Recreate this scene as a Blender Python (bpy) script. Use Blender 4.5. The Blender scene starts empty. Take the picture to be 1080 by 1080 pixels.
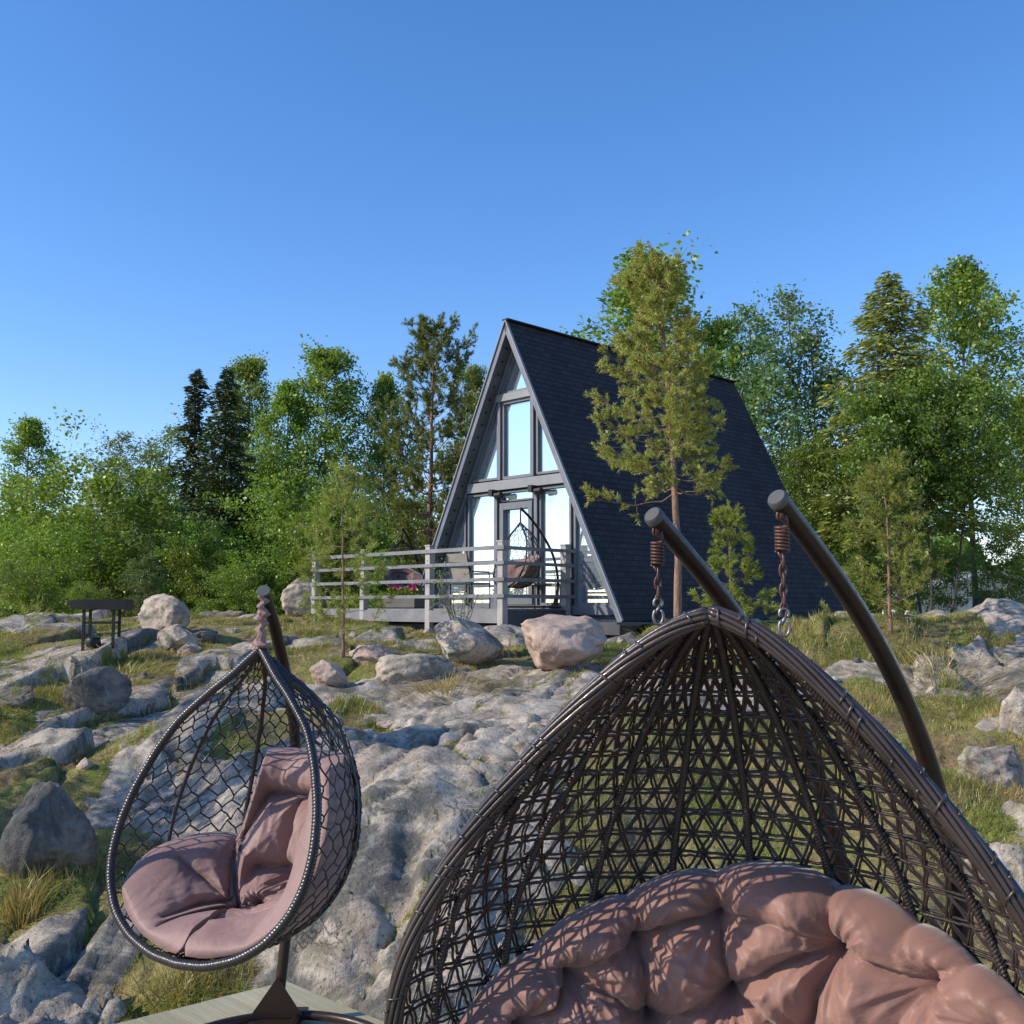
import bpy, bmesh, math, random
import numpy as np
from mathutils import Vector, noise as mnoise
C = bpy.data.collections.new('place'); bpy.context.scene.collection.children.link(C)
rng = np.random.default_rng(7); random.seed(7)
F = 1080.0; PITCH = math.atan(100/1080); CZ = 1.8
PI = math.pi
SUN = Vector((-.84, -.22, .54)).normalized()

# ------------------------------------------------------------------ placing
def ray(px, py):
    X = (px-540)/F; Y = (540-py)/F
    return np.array([X, math.cos(PITCH)-Y*math.sin(PITCH), Y*math.cos(PITCH)+math.sin(PITCH)])
def at(px, py, d):
    r = ray(px, py); r = r*(d/r[1]); r[2] += CZ
    return r

# ------------------------------------------------------------------ noise
def h2(ix, iy, s=0):
    n = (ix.astype(np.int64)*374761393 + iy.astype(np.int64)*668265263 + s*2246822519) & 0xffffffff
    n = ((n ^ (n >> 13))*1274126177) & 0xffffffff
    n = (n ^ (n >> 16)) & 0xffffffff
    return n/4294967295.0
def pn(x, y, s=0):
    xi = np.floor(x); yi = np.floor(y); fx = x-xi; fy = y-yi
    u = fx*fx*fx*(fx*(fx*6-15)+10); v = fy*fy*fy*(fy*(fy*6-15)+10)
    def g(ax, ay):
        a = h2(xi+ax, yi+ay, s)*2*PI
        return np.cos(a)*(fx-ax)+np.sin(a)*(fy-ay)
    return ((g(0,0)*(1-u)+g(1,0)*u)*(1-v)+(g(0,1)*(1-u)+g(1,1)*u)*v)*1.5
def fbm(x, y, o=4, s=0):
    t = 0; a = 1
    for i in range(o):
        t = t+a*pn(x*2**i, y*2**i, s+i*17); a *= .5
    return t
def edges(x, y, s=0):
    xi = np.floor(x); yi = np.floor(y); b = np.full(x.shape, 9.); c = np.full(x.shape, 9.)
    for ax in (-1,0,1):
        for ay in (-1,0,1):
            cx = xi+ax; cy = yi+ay; d = (x-cx-h2(cx,cy,s+1))**2+(y-cy-h2(cx,cy,s+2))**2; c = np.where(d < b, b, np.minimum(c, d)); b = np.minimum(b, d)
    return np.sqrt(c)-np.sqrt(b)
def stair(v, k=6.):
    f = np.floor(v); r = v-f; return f+1/(1+np.exp(-(r-.5)*2*k))
def slabs(x, y, s=0):
    """tilted facets: every Voronoi cell is a plane of its own tilt"""
    xi = np.floor(x); yi = np.floor(y)
    best = np.full(x.shape, 9.); sec = np.full(x.shape, 9.); val = np.zeros(x.shape)
    for ax in (-1,0,1):
        for ay in (-1,0,1):
            cx = xi+ax; cy = yi+ay
            qx = cx+h2(cx,cy,s+1); qy = cy+h2(cx,cy,s+2)
            d = (x-qx)**2+(y-qy)**2
            v = (h2(cx,cy,s+3)-.5)*.9 + (x-qx)*(h2(cx,cy,s+4)*1.6-.3) + (y-qy)*(h2(cx,cy,s+5)*1.4-.7)
            m = d < best
            sec = np.where(m, best, np.minimum(sec, d))
            val = np.where(m, v, val); best = np.where(m, d, best)
    e = np.sqrt(sec)-np.sqrt(best)
    return val - .22*np.exp(-(e/.06)**2)

# ------------------------------------------------------------------ ground
BY = [-400,-60,-20,-6,0,5,5.6,6.5,8,10,12,14,16,18,22,30,60,400]
BZ = [-9,-8,-6,-3.2,-2.15,-2.1,-1.9,-1.62,-1.33,-1.0,-.70,-.50,-.38,-.33,-.33,-.42,-.9,-4]
def base(x, y):
    z = np.interp(y, BY, BZ)
    z = .5*z+.25*np.interp(y-.35, BY, BZ)+.25*np.interp(y+.35, BY, BZ)
    z = z - np.clip((-x-14)/20, 0, 1)*2.5*np.clip((26-y)/8, 0, 1)
    return z
def bhit(px, py):
    r = ray(px, py); d = 3.0
    while d < 80:
        p = r*(d/r[1])
        if p[2] < base(np.array([p[0]]), np.array([p[1]]))[0]: break
        d += .05
    return p[0], p[1]
def bump(px, py, sx, sy, rot, amp):
    x, y = bhit(px, py); return (x, y, sx, sy, math.radians(rot), amp)
BUMPS = [ (-.35,7.6,1.9,1.1,5,.42), (.3,9.2,1.6,.9,-10,.22), (-.75,6.2,.9,.7,20,.18),
          (-3.1,8.2,1.9,.45,48,.30), (-5.2,9.5,1.6,.7,30,.22), (4.6,9.0,1.6,.6,12,.25),
          (3.6,12.2,2.4,.5,6,.22), (6.5,13.5,3.0,.9,14,.40), (-2.6,12.4,2.0,.9,25,.18), (2.5,7.5,1.0,.6,-10,.15),
          (.3,15.9,2.4,1.3,-40,-.24), (-2.3,5.6,.8,.5,20,.12), (-4.6,6.8,1.0,.5,20,.14)]
def patch(px, py, s, amp):
    x, y = bhit(px, py); return (x, y, s, amp)
SOIL = [patch(395,745,.7,.22), patch(150,700,.55,.25), patch(150,790,.55,.2), patch(880,700,1.6,.24), patch(960,690,1.2,.22),
        patch(900,760,.8,.22), patch(1050,860,.7,.3), patch(260,668,1.8,.28), patch(470,760,.3,.0), patch(30,930,.5,.3),
        patch(60,960,.4,.2), patch(40,820,.5,.12), patch(640,840,.4,.14), patch(740,850,.5,.24), patch(880,850,.6,.25), patch(950,900,.6,.2), patch(200,1060,.3,.1),
        patch(70,650,1.4,.25), patch(20,740,.5,.15),
        patch(480,740,.8,-.35), patch(560,720,1.0,-.3), patch(430,850,.7,-.5), patch(500,800,.8,-.45), patch(430,930,.6,-.5), patch(1040,720,1.1,-.28),
        patch(1030,660,1.6,-.22), patch(220,740,.8,-.25), patch(80,770,.5,-.15), patch(190,830,.6,-.25), patch(100,700,.5,-.15), patch(60,1040,.4,-.3), patch(440,690,.8,-.12)]
def ground(x, y):
    x = np.asarray(x, float); y = np.asarray(y, float)
    B = base(x, y); bm = np.zeros(x.shape)
    for cx, cy, sx, sy, ro, am in BUMPS:
        if abs(ro) > 4: ro = math.radians(ro)
        c, s = math.cos(ro), math.sin(ro); dx = x-cx; dy = y-cy
        q = ((dx*c+dy*s)/sx)**2+((-dx*s+dy*c)/sy)**2
        bm = bm+am*np.exp(-q**1.4)
    wx = x+.25*fbm(x*.9,y*.9,3,3); wy = y+.25*fbm(x*.9+7,y*.9,3,5)
    c, s = math.cos(1.08), math.sin(1.08)
    ux = wx*c+wy*s; uy = -wx*s+wy*c
    smooth = np.exp(-(((x-.1)/2.6)**2+((y-8.6)/4.1)**2)**2)*.85           # the big worn slab in the middle
    sl = .25*slabs(ux/2.1, uy/.8, 11)+np.clip((13-y)/5,.4,1)*(.06*slabs(ux/1.1+3, uy/.36, 31)+.020*slabs(ux/.45, uy/.13, 51))+.007*slabs(ux/.11, uy/.05, 71)
    ek = edges(ux*.55+.2*fbm(x*2,y*2,2,8),uy*.9,88); ck = np.exp(-(ek/.022)**2)*np.clip((9.3-y)/2,0,1)
    R = B+bm+.16*fbm(x/2.4,y/2.4,3,9)+sl*(1-smooth)+.02*fbm(ux*1.6,uy*4,4,21)+(.06*stair(1.5*fbm(ux*.5,uy*1.1,3,23)+uy*1.1,9.)-.06*uy*1.1)*np.clip((11-y)/3,.3,1)-.05*ck+smooth*(.09*fbm(x*1.1,y*1.6,5,61)-.07*np.exp(-(fbm(x*.7+2,y*.9,3,64)/.035)**2))
    S = B+bm*.8+.06+.13*fbm(x/1.9+5,y/1.9,3,13)+.012*fbm(x*5,y*5,2,15)
    for cx, cy, sg, am in SOIL:
        S = S+am*np.exp(-((x-cx)**2+(y-cy)**2)/(2*sg*sg*.5))
    S = S+np.clip((y-15)/6, 0, 1)*.12-.085*np.clip((-x-1.2)/1.2,0,1)*np.clip((15-y)/3,0,1)
    pa = (x+1.087)*.64-(y-5.14)*.768; pb = -(x+1.087)*.678-(y-5.14)*.735; near = np.clip((pa+.25)/.22,0,1)*np.clip((pb+np.where(pa>1.9,1.6,.25))/.22,0,1)*np.clip((6.3-pb)/.3,0,1)*np.clip((7.4-pa)/.3,0,1)
    far = np.clip((y-22)/8,0,1)
    R = R*(1-far)+(B-.2)*far; S = S*(1-far)+(B+.05+.1*fbm(x/5,y/5,2,77))*far
    d = S-R
    z = np.where(d > 0, R+d*.35+.0, R)
    soil = np.clip(np.clip((d+.02)/.07, 0, 1)+.55*np.exp(-(ek/.035)**2)+.5*np.clip(fbm(x*1.7,y*1.7,3,99)-.25,0,1), 0, 1)
    z = z*(1-near)+np.minimum(z, -2.0)*near
    return z+CZ, soil
def gz(x, y): return float(ground(np.array([x]), np.array([y]))[0][0])
def hit(px, py, d0=4.2):
    r = ray(px, py); ds = np.arange(d0, 60, .04)
    X = r[0]*ds/r[1]; Y = ds; Z = r[2]*ds/r[1]+CZ
    g = ground(X, Y)[0]; i = np.argmax(Z < g) if (Z < g).any() else len(ds)-1
    return float(X[i]), float(Y[i]), float(g[i])

# ------------------------------------------------------------------ mesh builder
class MB:
    def __init__(s): s.v = []; s.f3 = []; s.f4 = []; s.n = 0; s.a = []
    def add(s, v, q=None, t=None, a=0.):
        v = np.asarray(v, float); s.v.append(v)
        if q is not None and len(q): s.f4.append(np.asarray(q, np.int64)+s.n)
        if t is not None and len(t): s.f3.append(np.asarray(t, np.int64)+s.n)
        s.a.append(np.full(len(v), a) if np.isscalar(a) else np.asarray(a, float).ravel()); s.n += len(v)
    def leaves(s, L): s.add(L[0], q=L[1], a=L[2])
    def box(s, c, size, ax=None, a=0.):
        h = np.array(size)/2; o = np.array([[x,y,z] for x in (-1,1) for y in (-1,1) for z in (-1,1)])*h
        if ax is not None: o = o@np.array(ax, float)
        s.add(o+np.array(c), [[0,1,3,2],[4,6,7,5],[0,4,5,1],[2,3,7,6],[0,2,6,4],[1,5,7,3]], a=a)
    def bar(s, p, q, w, h, up=(0,0,1), a=0.):
        p = np.array(p, float); q = np.array(q, float); d = q-p; L = np.linalg.norm(d); d = d/L
        up = np.array(up, float); x = np.cross(up, d); x /= np.linalg.norm(x)+1e-9; z = np.cross(d, x)
        s.box((p+q)/2, (L, w, h), [d, x, z], a)
    def tube(s, pts, r, sides=6, closed=False, cap=True, a=0.):
        P = np.asarray(pts, float); n = len(P); r = np.broadcast_to(np.asarray(r, float), (n,))
        T = np.roll(P,-1,0)-np.roll(P,1,0) if closed else np.gradient(P, axis=0)
        T /= np.linalg.norm(T, axis=1)[:,None]+1e-12
        N = np.zeros((n,3)); t0 = T[0]; ref = np.array([0,0,1.]) if abs(t0[2]) < .9 else np.array([1.,0,0])
        nn = np.cross(t0, ref); nn /= np.linalg.norm(nn); N[0] = nn
        for i in range(1, n):
            nn = nn-T[i]*nn.dot(T[i]); nn = nn/(np.linalg.norm(nn)+1e-12); N[i] = nn
        Bn = np.cross(T, N); th = np.arange(sides)*2*PI/sides
        V = P[:,None,:]+r[:,None,None]*(np.cos(th)[None,:,None]*N[:,None,:]+np.sin(th)[None,:,None]*Bn[:,None,:])
        V = V.reshape(-1,3); m = n if closed else n-1
        i = np.arange(m)[:,None]; j = np.arange(sides)[None,:]; i2 = (i+1)%n; j2 = (j+1)%sides
        q = np.stack([i*sides+j, i2*sides+j, i2*sides+j2, i*sides+j2], -1).reshape(-1,4)
        if cap and not closed:
            V = np.vstack([V, P[0], P[-1]]); k = np.arange(sides)
            t = np.vstack([np.stack([np.full(sides,n*sides), k, (k+1)%sides],-1), np.stack([np.full(sides,n*sides+1), (n-1)*sides+(k+1)%sides, (n-1)*sides+k],-1)])
            s.add(V, q, t, a)
        else: s.add(V, q, a=a)
    def grid(s, P, wrap=False, flip=False, a=0.):
        n, m = P.shape[:2]; mm = m if wrap else m-1
        i = np.arange(n-1)[:,None]; j = np.arange(mm)[None,:]; j2 = (j+1)%m
        q = np.stack([i*m+j, i*m+j2, (i+1)*m+j2, (i+1)*m+j], -1).reshape(-1,4)
        if flip: q = q[:,::-1]
        s.add(P.reshape(-1,3), q, a=a)
    def build(s, name, mat, parent=None, smooth=True, auto=None):
        V = np.vstack(s.v); f3 = np.vstack(s.f3) if s.f3 else np.zeros((0,3),int); f4 = np.vstack(s.f4) if s.f4 else np.zeros((0,4),int)
        me = bpy.data.meshes.new(name); me.vertices.add(len(V)); 
        par = None
        if parent is not None: V = V-np.array(wloc(parent))
        me.vertices.foreach_set('co', V.ravel())
        loops = np.concatenate([f3.ravel(), f4.ravel()]); me.loops.add(len(loops)); me.loops.foreach_set('vertex_index', loops)
        st = np.concatenate([np.arange(len(f3))*3, len(f3)*3+np.arange(len(f4))*4]); me.polygons.add(len(st))
        me.polygons.foreach_set('loop_start', st)
        me.polygons.foreach_set('use_smooth', np.full(len(st), smooth))
        me.update(calc_edges=True); me.validate()
        at_ = me.attributes.new('tone', 'FLOAT', 'POINT'); A = np.concatenate(s.a)
        if len(at_.data) == len(A): at_.data.foreach_set('value', A)
        if auto is not None:
            try: me.set_sharp_from_angle(angle=math.radians(auto))
            except Exception: pass
        me.materials.append(mat)
        o = bpy.data.objects.new(name, me); C.objects.link(o)
        if parent is not None: o.parent = parent
        return o
def wloc(o):
    p = Vector(o.location)
    while o.parent is not None: o = o.parent; p = p+Vector(o.location)
    return p
def tag(o, label, cat, group=None, kind=None):
    if label: o['label'] = label
    if cat: o['category'] = cat
    if group: o['group'] = group
    if kind: o['kind'] = kind
    return o
def thing(name, label, cat, loc=(0,0,0), group=None):
    o = bpy.data.objects.new(name, None); C.objects.link(o); o.location = loc; o.empty_display_size = .2
    return tag(o, label, cat, group)
def dup(o, parent=None):
    c = o.copy(); C.objects.link(c)
    if parent is not None: c.parent = parent
    for ch in list(o.children): dup(ch, c)
    return c

# ------------------------------------------------------------------ materials
class NT:
    def __init__(s, name):
        s.m = bpy.data.materials.new(name); s.m.use_nodes = True; s.t = s.m.node_tree; s.t.nodes.clear()
        s.out = s.n('ShaderNodeOutputMaterial')
    def n(s, typ, **kw):
        o = s.t.nodes.new(typ)
        for k, v in kw.items():
            if isinstance(k, str) and hasattr(o, k) and not k.startswith('i_'): setattr(o, k, v)
        return o
    def l(s, a, b): s.t.links.new(a, b)
    def set(s, node, **kw):
        for k, v in kw.items():
            k = k.replace('_', ' ')
            if hasattr(v, 'is_linked') or isinstance(v, bpy.types.NodeSocket): s.l(v, node.inputs[k])
            else: node.inputs[k].default_value = v
        return node
    def noise(s, vec, scale, detail=4, rough=.55, dist=0):
        o = s.n('ShaderNodeTexNoise'); s.l(vec, o.inputs['Vector']); o.inputs['Scale'].default_value = scale
        o.inputs['Detail'].default_value = detail; o.inputs['Roughness'].default_value = rough; o.inputs['Distortion'].default_value = dist
        return o.outputs['Fac']
    def ramp(s, fac, stops):
        o = s.n('ShaderNodeValToRGB'); s.l(fac, o.inputs[0]); e = o.color_ramp.elements
        while len(e) < len(stops): e.new(.5)
        for i, (p, c) in enumerate(stops):
            e[i].position = p; e[i].color = (c,c,c,1) if np.isscalar(c) else (*c,1)
        return o.outputs['Color']
    def mix(s, fac, a, b, mode='MIX'):
        o = s.n('ShaderNodeMix', data_type='RGBA', blend_type=mode)
        for i, v in ((0,fac),(6,a),(7,b)):
            if isinstance(v, bpy.types.NodeSocket): s.l(v, o.inputs[i])
            elif i == 0: o.inputs[0].default_value = v
            else: o.inputs[i].default_value = (*v,1)
        return o.outputs[2]
    def math(s, op, a, b=0.):
        o = s.n('ShaderNodeMath', operation=op)
        for i, v in ((0,a),(1,b)):
            if isinstance(v, bpy.types.NodeSocket): s.l(v, o.inputs[i])
            else: o.inputs[i].default_value = v
        return o.outputs[0]
    def bump(s, h, strength, dist, normal=None):
        o = s.n('ShaderNodeBump'); s.l(h, o.inputs['Height']); o.inputs['Strength'].default_value = strength; o.inputs['Distance'].default_value = dist
        if normal is not None: s.l(normal, o.inputs['Normal'])
        return o.outputs['Normal']
    def coord(s, which='Object'): return s.n('ShaderNodeTexCoord').outputs[which]
    def mapping(s, vec, scale=(1,1,1), rot=(0,0,0)):
        o = s.n('ShaderNodeMapping'); s.l(vec, o.inputs['Vector']); o.inputs['Scale'].default_value = scale; o.inputs['Rotation'].default_value = rot
        return o.outputs[0]
    def attr(s, name='tone'): return s.n('ShaderNodeAttribute', attribute_name=name).outputs['Fac']
    def princ(s, color, rough=.6, normal=None, **kw):
        p = s.n('ShaderNodeBsdfPrincipled')
        if isinstance(color, bpy.types.NodeSocket): s.l(color, p.inputs['Base Color'])
        else: p.inputs['Base Color'].default_value = (*color,1)
        if isinstance(rough, bpy.types.NodeSocket): s.l(rough, p.inputs['Roughness'])
        else: p.inputs['Roughness'].default_value = rough
        if normal is not None: s.l(normal, p.inputs['Normal'])
        for k, v in kw.items():
            p.inputs[k.replace('_',' ')].default_value = v
        s.l(p.outputs[0], s.out.inputs[0]); return p

def rock_color(t, P):
    big = t.noise(P, .9, 5, .6, .4); mid = t.noise(P, 5, 6, .65, .3); fine = t.noise(P, 38, 5, .7)
    c = t.ramp(mid, [(.28,(.11,.085,.065)),(.40,(.31,.255,.195)),(.54,(.49,.415,.325)),(.8,(.60,.53,.43))])
    c = t.mix(t.ramp(big, [(.5,0.),(.68,.5)]), c, (.36,.26,.21))
    c = t.mix(t.ramp(t.noise(P, 1.1, 7, .68, 1.2), [(.50,0.),(.58,.85)]), c, (.10,.10,.09)); c = t.mix(t.ramp(t.noise(P, 3.7, 6, .7, .5), [(.55,0.),(.62,.6)]), c, (.16,.155,.09))
    c = t.mix(t.ramp(t.noise(P, 9, 5, .7, .2), [(.58,0.),(.66,.6)]), c, (.36,.38,.31))
    v = t.n('ShaderNodeTexVoronoi'); t.l(P, v.inputs['Vector']); v.inputs['Scale'].default_value = 26
    c = t.mix(t.math('MULTIPLY', t.ramp(v.outputs['Distance'], [(.12,.75),(.26,0.)]), t.ramp(big,[(.4,0.),(.55,1.)])), c, (.06,.06,.055))
    c = t.mix(t.ramp(fine, [(.3,.45),(.48,0.)]), c, (.12,.10,.085))
    return c, mid, fine
def rock_bump(t, P, mid, fine, k=1.):
    crack = t.n('ShaderNodeTexVoronoi', feature='DISTANCE_TO_EDGE'); w = t.n('ShaderNodeVectorMath', operation='ADD')
    nz = t.n('ShaderNodeTexNoise'); t.l(P, nz.inputs['Vector']); nz.inputs['Scale'].default_value = 1.7; nz.inputs['Detail'].default_value = 5
    t.l(P, w.inputs[0]); t.l(nz.outputs['Color'], w.inputs[1]); t.l(t.mapping(w.outputs[0], (1,2.2,1), (0,0,.7)), crack.inputs['Vector']); crack.inputs['Scale'].default_value = 1.1
    crack.inputs['Scale'].default_value = .55
    cr = t.ramp(t.math('ADD', crack.outputs['Distance'], t.math('MULTIPLY', t.ramp(t.noise(P,1.1,3), [(.45,0.),(.6,.2)]), 1.)), [(0.,0.),(.018,1.)])
    n1 = t.bump(cr, .4*k, .04); n1 = t.bump(mid, .7*k, .05, n1); n1 = t.bump(t.noise(t.mapping(P,(1,2.4,1),(0,0,1.1)), 11, 6, .68, .4), .75*k, .022, n1)
    w2 = t.n('ShaderNodeVectorMath', operation='ADD'); nz2 = t.n('ShaderNodeTexNoise'); t.l(P, nz2.inputs['Vector']); nz2.inputs['Scale'].default_value = 4.; nz2.inputs['Detail'].default_value = 6; t.l(P, w2.inputs[0]); t.l(nz2.outputs['Color'], w2.inputs[1])
    c2 = t.n('ShaderNodeTexVoronoi', feature='DISTANCE_TO_EDGE'); t.l(t.mapping(w2.outputs[0], (1,2.6,1), (0,0,1.1)), c2.inputs['Vector']); c2.inputs['Scale'].default_value = 1.7
    cr2 = t.ramp(t.math('ADD', c2.outputs['Distance'], t.ramp(t.noise(P,2.1,4), [(.42,0.),(.55,.2)])), [(0.,0.),(.02,1.)])
    n1 = t.bump(cr2, .7*k, .02, n1); n1 = t.bump(t.noise(P, 90, 4, .7), .45*k, .005, n1); cr = t.math('MINIMUM', cr, cr2)
    return t.bump(fine, .8*k, .012, n1), cr
def m_ground():
    t = NT('bedrock_and_moss'); P = t.coord('Object'); c, mid, fine = rock_color(t, P); nr, cr = rock_bump(t, P, mid, fine)
    c = t.mix(t.ramp(cr, [(0.,.6),(1.,0.)]), c, (.06,.05,.035))
    s1 = t.noise(P, 1.6, 5, .6, .3); s2 = t.noise(P, 12, 5, .7); s3 = t.noise(P, 60, 3, .7)
    m = t.ramp(s1, [(.3,(.13,.17,.03)),(.42,(.24,.25,.05)),(.52,(.34,.27,.10)),(.62,(.28,.18,.10)),(.75,(.20,.21,.045))])
    m = t.mix(t.ramp(s2, [(.35,.7),(.55,0.)]), m, (.07,.06,.03)); m = t.mix(t.ramp(s3, [(.5,0.),(.7,.5)]), m, (.28,.25,.12))
    so = t.attr('soil'); so = t.math('ADD', so, t.math('MULTIPLY', t.math('SUBTRACT', s2, .5), 1.3)); so = t.ramp(so, [(.42,0.),(.6,1.)])
    ns = t.bump(s2, 1., .05); ns = t.bump(s3, .9, .02, ns)
    p = t.princ(t.mix(so, c, m), .9, Specular_IOR_Level=.25)
    mx = t.n('ShaderNodeMix', data_type='VECTOR'); t.l(so, mx.inputs[0]); t.l(nr, mx.inputs[4]); t.l(ns, mx.inputs[5]); t.l(mx.outputs[1], p.inputs['Normal'])
    return t.m
def m_rock(name, tint=None, amt=0.):
    t = NT(name); P = t.coord('Object'); o = t.n('ShaderNodeObjectInfo'); va = t.n('ShaderNodeVectorMath', operation='ADD'); t.l(P, va.inputs[0])
    mul = t.math('MULTIPLY', o.outputs['Random'], 30.); t.l(mul, va.inputs[1]); P = va.outputs[0]
    c, mid, fine = rock_color(t, P)
    if tint: c = t.mix(amt, c, tint); c = t.mix(t.ramp(mid, [(.3,.5),(.45,0.)]), c, tuple(q*.45 for q in tint))
    n, cr = rock_bump(t, P, mid, fine, .9); t.princ(c, .88, n, Specular_IOR_Level=.25); return t.m
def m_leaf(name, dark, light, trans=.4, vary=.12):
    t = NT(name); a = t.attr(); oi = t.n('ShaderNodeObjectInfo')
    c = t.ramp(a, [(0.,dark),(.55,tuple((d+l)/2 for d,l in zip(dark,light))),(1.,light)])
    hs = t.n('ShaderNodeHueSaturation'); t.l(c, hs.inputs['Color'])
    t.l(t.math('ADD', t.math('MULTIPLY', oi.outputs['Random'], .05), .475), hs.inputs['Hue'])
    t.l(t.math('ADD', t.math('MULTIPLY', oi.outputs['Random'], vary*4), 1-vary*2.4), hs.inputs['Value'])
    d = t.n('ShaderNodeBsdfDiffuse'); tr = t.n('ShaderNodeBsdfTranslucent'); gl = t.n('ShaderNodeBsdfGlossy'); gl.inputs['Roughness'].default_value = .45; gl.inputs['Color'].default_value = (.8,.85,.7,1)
    t.l(hs.outputs[0], d.inputs[0]); tc = t.mix(.5, hs.outputs[0], (light[0]*1.6,light[1]*1.5,light[2]*.6)); t.l(tc, tr.inputs[0])
    m1 = t.n('ShaderNodeMixShader'); m1.inputs[0].default_value = trans; t.l(d.outputs[0], m1.inputs[1]); t.l(tr.outputs[0], m1.inputs[2])
    m2 = t.n('ShaderNodeMixShader'); m2.inputs[0].default_value = .05; t.l(m1.outputs[0], m2.inputs[1]); t.l(gl.outputs[0], m2.inputs[2])
    t.l(m2.outputs[0], t.out.inputs[0]); return t.m
def m_bark(name, a, b, sc=(14,14,3)):
    t = NT(name); P = t.mapping(t.coord('Object'), sc); n = t.noise(P, 1.6, 6, .7, .3)
    t.princ(t.ramp(n, [(.32,a),(.62,b)]), .9, t.bump(n, .8, .03)); return t.m
def m_plain(name, col, rough=.5, metal=0., bump=0., sc=40, var=.15, **kw):
    t = NT(name); P = t.coord('Object'); n = t.noise(P, sc, 5, .6); n2 = t.noise(P, 3.1, 4, .6)
    k = t.ramp(n2, [(.25,tuple(c*(1-var*2) for c in col)),(.75,tuple(min(1,c*(1+var)) for c in col))])
    t.princ(k, t.ramp(n, [(.3,max(0,rough-.08)),(.7,min(1,rough+.1))]), t.bump(n, bump, .004) if bump else None, Metallic=metal, **kw); return t.m
def m_wood(name, a, b, rot=0., scale=(1,26,26), rough=.75):
    t = NT(name); g = t.mapping(t.coord('Object'), (1,1,1), (0,0,rot)); P = t.mapping(g, scale); n = t.noise(P, 1.5, 6, .65, .5); w = t.noise(g, 1.3, 4)
    tn = t.attr(); c = t.ramp(n, [(.3,a),(.7,b)]); c = t.mix(t.ramp(w, [(.3,.35),(.7,0.)]), c, tuple(q*.55 for q in a))
    c = t.mix(t.math('MULTIPLY', tn, .45), c, tuple(q*.6 for q in a)); t.princ(c, rough, t.bump(n, .5, .004)); return t.m
def m_fabric(name, a, b, rough=.36, sheen=.3, coat=0.):
    t = NT(name); P = t.coord('Object'); n = t.noise(P, 2.2, 5, .6, .8); f = t.noise(P, 320, 2, .5); w = t.noise(t.mapping(P,(1,1,1.6)), 7, 3, .5, 1.2)
    c = t.ramp(n, [(.3,a),(.7,b)]); c = t.mix(t.math('MULTIPLY', t.attr(), .85), c, tuple(q*.4 for q in a))  # tone attribute darkens the cloth where fold shade is painted
    nn = t.bump(w, .30, .02); nn = t.bump(t.noise(P, 45, 3, .6), .18, .004, nn); nn = t.bump(f, .2, .001, nn)
    t.princ(c, rough, nn, Sheen_Weight=sheen, Specular_IOR_Level=.26); return t.m
M = {}
M['ground'] = m_ground(); M['rock'] = m_rock('grey_granite'); M['pink'] = m_rock('pink_granite', (.50,.35,.28), .68); M['dark_rock'] = m_rock('dark_slate', (.07,.073,.078), .6)
M['birch'] = m_leaf('birch_leaves', (.07,.125,.015), (.27,.38,.042)); M['aspen'] = m_leaf('aspen_leaves', (.085,.135,.05), (.23,.33,.12)); M['maple'] = m_leaf('maple_leaves', (.06,.11,.016), (.20,.30,.04))
M['spruce'] = m_leaf('spruce_needles', (.018,.032,.010), (.075,.105,.025), .1); M['spruce_gold'] = m_leaf('golden_spruce_needles', (.05,.07,.012), (.30,.29,.05), .25)  # spruce_gold: yellowish needles, their own colour
M['pine'] = m_leaf('pine_needles', (.17,.18,.04), (.50,.46,.13), .3); M['young_pine'] = m_leaf('young_pine_needles', (.14,.18,.035), (.44,.50,.11), .3); M['pine_dark'] = m_leaf('dark_pine_needles', (.09,.125,.03), (.29,.37,.09), .25)
M['bush'] = m_leaf('shrub_leaves', (.07,.13,.016), (.25,.37,.045)); M['grass'] = m_leaf('grass_blades', (.13,.17,.025), (.46,.34,.14), .3, .0)
M['bark_pine'] = m_bark('pine_bark', (.10,.065,.045), (.33,.20,.13)); M['bark_grey'] = m_bark('grey_bark', (.055,.05,.042), (.21,.19,.165)); M['bark_birch'] = m_bark('birch_bark', (.05,.045,.04), (.45,.43,.40), (4,4,16))
M['bark_dark'] = m_bark('dark_bark', (.03,.025,.02), (.10,.085,.07))
M['tube'] = m_plain('brown_painted_steel', (.030,.017,.012), .36, .0, .05, 60, .2, Specular_IOR_Level=.35)
M['wicker'] = m_plain('dark_brown_wicker', (.040,.028,.026), .42, 0., .2, 120, .35); M['rimw'] = m_plain('glossy_brown_wicker', (.050,.036,.032), .30, 0., .2, 90, .45, Coat_Weight=.25)
M['cane'] = m_plain('black_brown_cane', (.028,.024,.026), .30, 0., .1, 80, .3); M['rust'] = m_plain('rusty_brown_steel', (.11,.05,.038), .45, .25, .3, 90, .3); M['zinc'] = m_plain('zinc_plated_steel', (.25,.24,.235), .45, .8)
M['cap'] = m_plain('grey_plastic_cap', (.085,.085,.082), .5, 0., .1)
M['cush'] = m_fabric('brown_satin', (.195,.103,.083), (.30,.16,.125), .50, .2); M['cush2'] = m_fabric('dusty_mauve_satin', (.21,.125,.112), (.30,.185,.165), .55, .12); M['cushd'] = m_fabric('brown_cushion_cloth', (.15,.085,.075), (.2,.12,.1), .6)
M['deckw'] = m_wood('weathered_platform_wood', (.34,.30,.18), (.52,.47,.31), 0.78)
M['greywood'] = m_plain('grey_stained_wood', (.20,.198,.205), .7, 0., .3, 30, .2); M['paleboard'] = m_plain('pale_grey_post_wood', (.36,.335,.32), .7, 0., .3, 30, .15); M['darkwood'] = m_plain('dark_shaded_wood', (.06,.062,.07), .6)
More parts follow.
